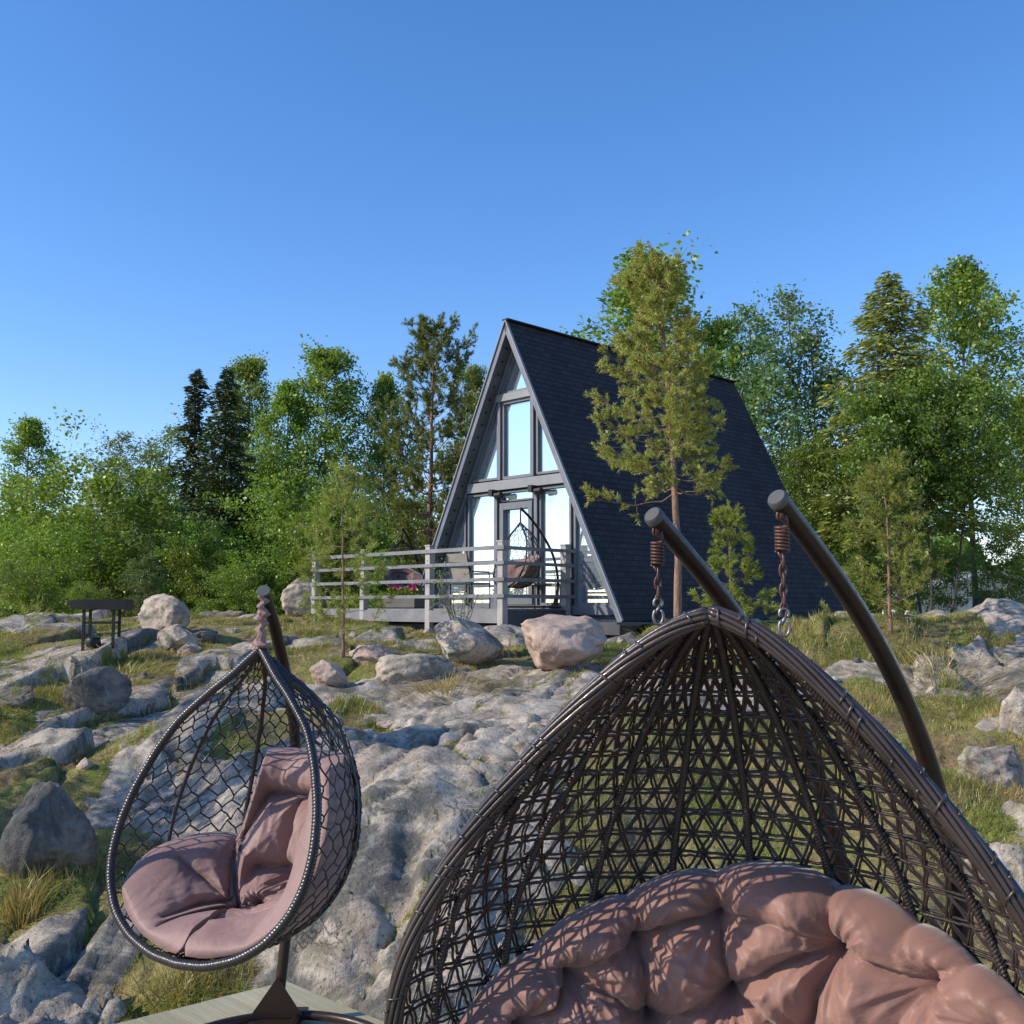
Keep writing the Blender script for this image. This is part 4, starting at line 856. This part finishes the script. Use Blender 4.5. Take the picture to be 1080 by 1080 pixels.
# --- egg chairs: the left one, and a simpler build for those on the deck
LOUT = [(0,0),(.035,.03),(.11,.10),(.18,.15),(.31,.265),(.375,.37),(.43,.50),(.455,.62),(.452,.72),(.42,.81),(.35,.897),(.25,.957),(.12,.995),(0,1.003)]
def egg_basket(root, B, fine=True, sc=1.):
    rim = refine(B.rim(400), .0035 if fine else .03, True); m = MB(); n = len(rim)
    if fine: r = .0155*sc+.0025*sc*np.maximum(0,np.sin(np.arange(n)*2*PI/3.4)); m.tube(rim, r, 10, closed=True)
    else: m.tube(rim, .016*sc, 6, closed=True)
    m.build('rim', M['cane'], root)
    # irregular hexagon netting over the back
    m = MB(); NCl = 24 if fine else 14; cen = B.P(np.full(300,PI/2), np.linspace(0,1,300)); al_ = arclen(cen); NRr = int(al_[-1]/((.046 if fine else .085)*sc)); tv = np.linspace(0,1,300)
    def pt(u, v):
        v = min(max(v,.4),NRr-.2); hsh = math.sin(round(u*2)*12.9898+round(v*3)*78.233)*43758.5453; h = hsh-math.floor(hsh); h2_ = (h*57.3)%1
        uu = min(max(u+(h-.5)*.34,0),NCl); vv = v+(h2_-.5)*.32; return B.P(uu/NCl*PI, np.interp(vv/NRr*al_[-1], al_, tv), .002)
    r = (.0033 if fine else .004)*sc
    for row in range(NRr):
        for c in range(NCl+1):
            o = .5*(row%2); a = pt(c+o, row+.17); b = pt(c+o, row-.17+.0)
            def seg(p, q):
                if np.linalg.norm(p-q) > .004:
                    mid = (p+q)/2+rng.normal(0,.0025*sc,3); m.tube([p,mid,q], r, 4, cap=False)
            if c+o <= NCl: seg(pt(c+o,row+.67), pt(c+o,row+.33)) if False else None
            top = pt(c+o, row+.33); bot = pt(c+o, row+.67)
            seg(top, bot)
            seg(bot, pt(c+o+.5, row+1.33)); seg(bot, pt(c+o-.5, row+1.33))
    if fine: 
        for row in (0,):
            pass
    m.build('wire_net', M['cane'], root)
    for al in np.radians([35,80,128,158] if fine else [60,120]):
        t = np.linspace(.02,.9,60); m = MB(); m.tube(B.P(np.full(60,al), t, .006), .0085*sc, 8); m.build('rib', M['cane'], root)
LS = 1.04; LA = at(275,684,3.9); BL = Basket(LA, 30, .35, LOUT, .60, LS, droop=.05)
eb = thing('egg_basket', 'egg shaped hanging basket of black wire net with ribbed rim, left of the big basket', 'hanging chair', tuple(LA), 'hanging egg chairs')
egg_basket(eb, BL)
tipE = at(278,624,3.9)
m = MB(); n = 70; t = np.linspace(0,1,n); P = np.array([LA*(1-q)+(tipE+np.array([0,-.01,-.015]))*q for q in t]); prof_ = .021+.003*np.sin(t*23)+.004*np.sin(t*11+1); 
th_ = np.linspace(0,2*PI,40,endpoint=False); V = P[:,None,:]+((prof_*(1.0-.25*t))[:,None]*(1+.22*np.sin(1*th_[None,:]+t[:,None]*34+2*np.sin(t[:,None]*9))+.10*np.sin(2*th_[None,:]-t[:,None]*26)+.06*np.sin(6*th_[None,:]+t[:,None]*12)))[:,:,None]*np.stack([np.cos(th_),np.sin(th_),0*th_],-1)[None]+np.array([1,0,0])*(np.sin(t*30)*.007)[:,None,None]
m.grid(V, wrap=True); m.build('chain_sleeve', M['cush2'], eb)
def topL(a):
    back = np.clip((.72-np.abs(a-.26))/.12, 0, 1); back = back*back*(3-2*back); side = .60+.10*np.abs(a)**9
    return side*(1-back)+.385*back
cl_ = [(-.40,.20,.80,.20,.66,.035),(.02,.22,.0,.55,.6,.03),(.40,.22,.38,.55,.55,.03),(-.9,.50,.95,.50,.55,.04),(-.45,.05,-.5,.5,.5,.03),(-.45,.1,-.42,.98,.6,.035),(.2,.52,.15,1.,.55,.035),(-.75,.1,-.5,.5,.4,.03),(.75,.25,.7,.9,.4,.03),(-.95,.55,-.45,.62,.5,.03),(.18,.62,.6,.95,.45,.03),(-.45,.62,-.15,.95,.45,.03)]
tl_ = [(-.45,.62),(.18,.62),(-.15,.75),(.5,.72),(0,.52),(.4,.52)]
cushion(BL, 'seat_cushion', 'dusty mauve padded cushion with a headrest roll in the left wire egg basket', M['cush2'], .19, math.radians(88), topL, .97, tl_, cl_, 280, 240, wr=.8, tr=.05, ep=3.4, lob=.3)

def egg_stand(root, tip, foot, zf, r=.024, ring=.5, fwd=.5, mat='tube', lean=0.):
    """curved C arm rising from the base ring behind the basket and bending over it"""
    tip = np.array(tip); foot = np.array(foot, float); d = (foot-tip)*[1,1,0]; L = np.linalg.norm(d); d /= L; H = tip[2]-zf
    pr = [(0,0),(.06,-.03),(.2,-.11),(.45,-.30),(.72,-.56),(.90,-.80),(.98,-1.02),(1.02,-1.25),(1.01,-H*.80),(.97,-H*.97)]
    Q = resample(np.array([(a*L,b,0) for a,b in pr]), 60); P = np.array([tip+d*q[0]+np.array([0,0,q[1]]) for q in Q]); P[:,0] -= lean*np.clip((tip[2]-.55-P[:,2])/1.2,0,1); m = MB(); m.tube(P, r, 16); am = m.build('arm', M[mat], root, auto=50)
    dd = P[0]-P[1]; dd /= np.linalg.norm(dd); c = MB(); c.tube([P[0]-dd*.004,P[0]+dd*.008], r*1.06, 20); c.build('end_cap', M['cap'], am, auto=40)
    b = MB(); cc = np.array([tip[0],tip[1],zf+.02])+d*(L*.97-ring); b.tube([cc+np.array([math.cos(a)*ring,math.sin(a)*ring,0]) for a in np.linspace(0,2*PI,64,endpoint=False)], r*.85, 10, closed=True)
    b.tube([cc-d*ring,cc+d*ring], r*.8, 10); b.build('base_ring', M[mat], root)
    k = MB(); ft = P[-1]*[1,1,0]+np.array([0,0,zf+.02]); sd = np.array([-d[1],d[0],0])
    for q in (sd*.12, -sd*.12):
        k.add([ft-d*.03+q, ft-d*.03, ft-d*.03+np.array([0,0,.17]), ft-d*.036+q, ft-d*.036, ft-d*.036+np.array([0,0,.17])], q=[[0,1,4,3],[1,2,5,4],[2,0,3,5]], t=[[0,2,1],[3,4,5]])
    k.box(ft-d*.0+np.array([0,0,-.008]), (.22,.20,.012), [sd,d,[0,0,1]]); k.build('foot_bracket', M[mat], root, False)
es = thing('chair_stand', 'dark curved steel stand of the single wire egg basket on the left', 'stand', (tipE[0],tipE[1],0.))
egg_stand(es, tipE, (-.925,4.66,0), 0.012, .0235, lean=.09)

# --- egg chairs standing on the deck
def deck_egg(lab_b, lab_s, lab_c, px, ytip, d, th, sc, footdir, draped=False):
    tip = at(px, ytip, d); A = tip-np.array([0,0,.22*sc]); B = Basket(A, th, .3, LOUT, .5, sc, droop=.03)
    e_ = thing('egg_basket', lab_b, 'hanging chair', tuple(A), 'hanging egg chairs'); egg_basket(e_, B, False, sc)
    m = MB(); m.tube([tip-[0,0,.01],A+[0,0,.0]], .014, 6); m.build('chain', M['iron'], e_)
    cushion(B, 'seat_cushion', lab_c, M['cushd'], .16*sc, math.radians(80), lambda a: .46+.14*np.abs(a)**2, .97, [(0,.3),(-.4,.6),(.4,.6)], [(-.5,.2,.5,.2,.4,.03)], 60, 50, wr=.5, tr=.06)
    s_ = thing('chair_stand', lab_s, 'stand', (tip[0],tip[1],FZ)); f = tip+np.array([*footdir,0])*.78
    egg_stand(s_, tip, (f[0],f[1],FZ), FZ+.01, .022, .46)
# centre one: seen from behind and the side, its arm bending on the right
deck_egg('wire egg basket hanging above the deck in front of the glass door', 'curved stand of the egg basket in front of the glass door', 'dark brown cushion in the egg basket in front of the glass door', 549, 536, 17.0, 60, 1.08, (.80,.3))
deck_egg('wire egg basket at the left end of the deck behind the small pine', 'dark stand of the egg basket at the left end of the deck', 'dark brown cushion in the egg basket at the left end of the deck', 424, 557, 19.6, -30, 1.0, (.45,.5))
# sling chair and side pieces
def sling(x, y, rot, lab):
    t = thing('deck_chair', lab, 'chair', (x,y,FZ)); c, s_ = math.cos(rot), math.sin(rot)
    def L(a,b,z): return np.array([x+a*c-b*s_, y+a*s_+b*c, FZ+z])
    m = MB(); m.bar(L(-.24,0,.42), L(.24,0,.42), .46, .03, HZ); m.build('seat', M['deckchair'], t, False)
    m = MB(); P = np.array([[L(a,.22+.10*f,.46+.46*f) for a in (-.24,.24)] for f in np.linspace(0,1,5)]); m.grid(P); P2 = P+np.array([0,0,0])+(L(0,.02,0)-L(0,0,0)); m.grid(P2, flip=True); m.build('backrest', M['deckchair'], t)
    for a in (-.25,.25):
        for b, b2 in ((-.22,-.2),(.22,.2)): m = MB(); m.tube([L(a,b,.42),L(a,b2*1.1,0)], .012, 6); m.build('leg', M['iron'], t)
        m = MB(); m.tube([L(a,-.22,.42),L(a,-.2,.62),L(a,.25,.62),L(a,.33,.93)], .012, 6); m.build('armrest', M['iron'], t)
p = dp(1.35,.55,0); sling(p[0], p[1], 2.4, 'beige sling chair on the deck left of the centre egg basket')
p = dp(.75,1.75,0); sling(p[0], p[1], .3, 'beige sling chair near the glass at the right side of the deck')
pl_ = thing('flower_planter', 'low dark planter of pink flowers on the deck behind the railing', 'planter', tuple(dp(2.9,.35,FZ)))
m = MB(); m.box(dp(2.9,.35,FZ+.11), (.9,.24,.22), [HU,HA,HZ]); m.build('trough', M['pot'], pl_, False)
m = MB(); P = np.array([dp(2.9,.35,FZ+.3)]*260)+np.outer(rng.uniform(-.42,.42,260),HU)+np.outer(rng.uniform(-.1,.1,260),HA)+np.outer(rng.uniform(-.06,.08,260),HZ); m.leaves(leaf_quads(P,.03,np.full(260,.5))); m.build('leaves', M['bush'], pl_, False)
for f_ in (-.3,-.12,.22,.34):
    m = MB(); P = np.array([dp(2.9,.33,FZ+.38)]*26)+HU*f_+rng.normal(0,.022,(26,3)); m.leaves(leaf_quads(P,.034,np.full(26,.5),.9)); m.build('flower', M['flower'], pl_, False)

# ------------------------------------------------------------------ bare shrub by the deck
x, y = (487-540)/F*15.3, 15.3; z0 = gz(x,y); sh = thing('bare_shrub', 'small leafless twiggy shrub between the leaning boulder and the deck', 'shrub', (x,y,z0)); m = MB(); lf = MB()
for i in range(16):
    a = rng.random()*6.28; q = np.array([x,y,z0])+np.array([math.cos(a)*.35,math.sin(a)*.25,rng.uniform(.5,1.0)]); B_c = curve(np.array([x,y,z0-.1]), q, .06, .015, 6); m.tube(B_c, np.linspace(.008,.003,6), 4)
    for k in range(4): e2 = B_c[3+k%3]+rng.normal(0,.14,3)+[0,0,.08]; m.tube([B_c[3+k%3],e2], .0028, 3); lf.leaves(leaf_quads(e2+rng.normal(0,.03,(5,3)), .016, np.full(5,.7)))
m.build('twigs', M['bark_grey'], sh); lf.build('leaves', M['bush'], sh, False)
# broken dry branch and low juniper tufts
# ------------------------------------------------------------------ fire grill on the left
x, y, z0 = hit(106, 680); gr = thing('fire_grill', 'black iron fire grill table on thin legs, on the rocks at the far left', 'grill', (x,y,z0)); px = y/F; top = at(106,632,y)[2]
m = MB(); m.box((x+4*px,y,top-.06), (50*px,.26,.12)); m.box((x-25*px,y,top-.062), (9*px,.22,.10)); m.build('fire_box', M['iron'], gr, False)
for sx_, sy_ in ((-15,-.09),(16,-.09),(-15,.09),(16,.09)):
    m = MB(); zz = gz(x+sx_*px,y+sy_); m.box((x+sx_*px,y+sy_,(top-.1+zz-.03)/2), (.028,.028,top-.1-zz+.03)); m.build('leg', M['iron'], gr, False)
m = MB(); m.bar((x-15*px,y-.09,top-.27),(x+16*px,y-.09,top-.27),.02,.025); m.bar((x-15*px,y+.09,top-.27),(x+16*px,y+.09,top-.27),.02,.025); m.build('cross_bar', M['iron'], gr, False)
x2, y2, z2 = hit(98, 684); pt_ = thing('iron_pot', 'small dark pot standing under the fire grill', 'pot', (x2,y2,z2)); m = MB(); hh_ = np.array([0,.01,.05,.09,.12,.125]); rr_ = np.array([.02,.07,.085,.08,.07,.0]); th_ = np.linspace(0,2*PI,20,endpoint=False)
V = np.stack([x2+rr_[:,None]*np.cos(th_), y2+rr_[:,None]*np.sin(th_), z2+hh_[:,None]+0*th_],-1); m.grid(V, wrap=True, flip=True); m.build('kettle_body', M['iron'], pt_)
m = MB(); m.tube([(x2+math.cos(a)*.08,y2,z2+.11+math.sin(a)*.07) for a in np.linspace(0,PI,12)], .006, 5); m.build('handle', M['iron'], pt_)

# ------------------------------------------------------------------ white building at the right
wb = thing('white_house', 'white rendered house glimpsed through the tree trunks at the right edge', 'house', (19.6,42,.9))
m = MB(); zr = at(1040,606,42)[2]; zl = at(1040,664,42)[2]-.6; xa, xb = (955-540)/F*42, (1150-540)/F*42; zw = at(1040,632,42)[2]; xm = (1040-540)/F*42
m.add([(xa,42,zl),(xb,42,zl),(xb,42,zw-.2),(xm,42,zr),(xa,42,zw),(xa,48,zl),(xb,48,zl),(xb,48,zw-.2),(xm,48,zr),(xa,48,zw)], q=[[0,1,2,4],[5,9,7,6],[0,4,9,5],[1,6,7,2]], t=[[4,2,3],[9,8,7]]); m.build('wall', M['white'], wb, False)
m = MB(); m.bar((xm,44.8,zr+.15),(xb+.5,44.8,zw-.25),7.,.12,(0,0,1)); m.build('roof', M['roofgrey'], wb, False)
m = MB(); m.bar((xm,44.8,zr+.15),(xa-.5,44.8,zw-.08),7.,.12,(0,0,1)); m.build('roof', M['roofgrey'], wb, False)
w_ = MB(); w_.box(((1036-540)/F*42,41.95,at(1036,632,42)[2]-.1), (.5,.06,.9)); w_.build('window', M['iron'], wb, False)

# ------------------------------------------------------------------ wooden platform under the chairs
c0 = np.array([-1.087,5.14,0.])
e1 = np.array([.735,-.678,0]); e2 = np.array([-.775,-.632,0])
pf = thing('wooden_platform', 'low platform of pale greenish weathered planks under the hanging chairs', 'platform', tuple(c0)); m = MB(); w = .145; n = 40
for i in range(-9, n):
    a0 = 1.95 if i < 0 else 0.
    t = rng.random(); m.box(c0+e1*((a0+7.0)/2)+e2*(i*w+w/2)+np.array([0,0,-.018+rng.normal(0,.0012)]), (7.0-a0+rng.normal(0,.004), w-.007, .034), [e1,e2,[0,0,1]], a=t)
m.build('planks', M['deckw'], pf, False)
m = MB()
for a, b0, b1 in ((.05,.0,5.8),(2.2,-1.3,5.8),(4.5,-1.3,5.8),(6.7,-1.3,5.8)): m.bar(c0+e1*a+e2*b0-[0,0,.11], c0+e1*a+e2*b1-[0,0,.11], .05, .15, HZ)
m.bar(c0+e1*.03+e2*.03-[0,0,.112], c0+e1*1.9+e2*.03-[0,0,.112], .04, .14, HZ); m.build('joist', M['deckw'], pf, False)
m = MB(); 
for q in (c0+e1*.75+e2*.5, c0+e1*1.0+e2*.25): m.tube([q+[0,0,-.001],q+[0,0,.003]], .02, 12)
m.build('bolt_hole', M['iron'], pf, False)

# ------------------------------------------------------------------ remove helper keys
for o in C.objects:
    if '_h' in o: del o['_h']

# ------------------------------------------------------------------ camera, sun, sky
cam = bpy.data.cameras.new('camera'); co = bpy.data.objects.new('camera', cam); C.objects.link(co); co.location = (0,0,CZ); co.rotation_euler = (PI/2+PITCH,0,0)
cam.sensor_width = 36; cam.lens = 36; cam.clip_start = .05; cam.clip_end = 2000; bpy.context.scene.camera = co
sl = bpy.data.lights.new('sun','SUN'); sl.energy = 5.0; sl.angle = math.radians(.55); sl.color = (1,.91,.76); so = bpy.data.objects.new('sun', sl); C.objects.link(so); so.rotation_euler = SUN.to_track_quat('Z','Y').to_euler(); so.location = (-20,-10,20)
w = bpy.data.worlds.new('World'); bpy.context.scene.world = w; w.use_nodes = True; nt = w.node_tree; nt.nodes.clear(); sk = nt.nodes.new('ShaderNodeTexSky'); sk.sky_type = 'NISHITA'; sk.sun_disc = False
sk.sun_elevation = math.asin(SUN.z); sk.sun_rotation = math.atan2(SUN.x,SUN.y); sk.air_density = 1.0; sk.dust_density = .2; sk.ozone_density = 4.0; sk.altitude = 50
bg = nt.nodes.new('ShaderNodeBackground'); bg.inputs[1].default_value = .15; ou = nt.nodes.new('ShaderNodeOutputWorld'); hs = nt.nodes.new('ShaderNodeHueSaturation'); hs.inputs['Saturation'].default_value = 1.22; nt.links.new(sk.outputs[0],hs.inputs['Color']); mx = nt.nodes.new('ShaderNodeMix'); mx.data_type = 'RGBA'; mx.blend_type = 'MULTIPLY'; mx.inputs[0].default_value = 1.; mx.inputs[7].default_value = (1.72,1.46,1.53,1); nt.links.new(hs.outputs[0],mx.inputs[6]); nt.links.new(mx.outputs[2],bg.inputs[0]); nt.links.new(bg.outputs[0],ou.inputs[0])
sc = bpy.context.scene; sc.view_settings.view_transform = 'Standard'; sc.view_settings.look = 'None'; sc.view_settings.exposure = 0; sc.render.engine = 'CYCLES'
sc.cycles.max_bounces = 6; sc.cycles.transparent_max_bounces = 8
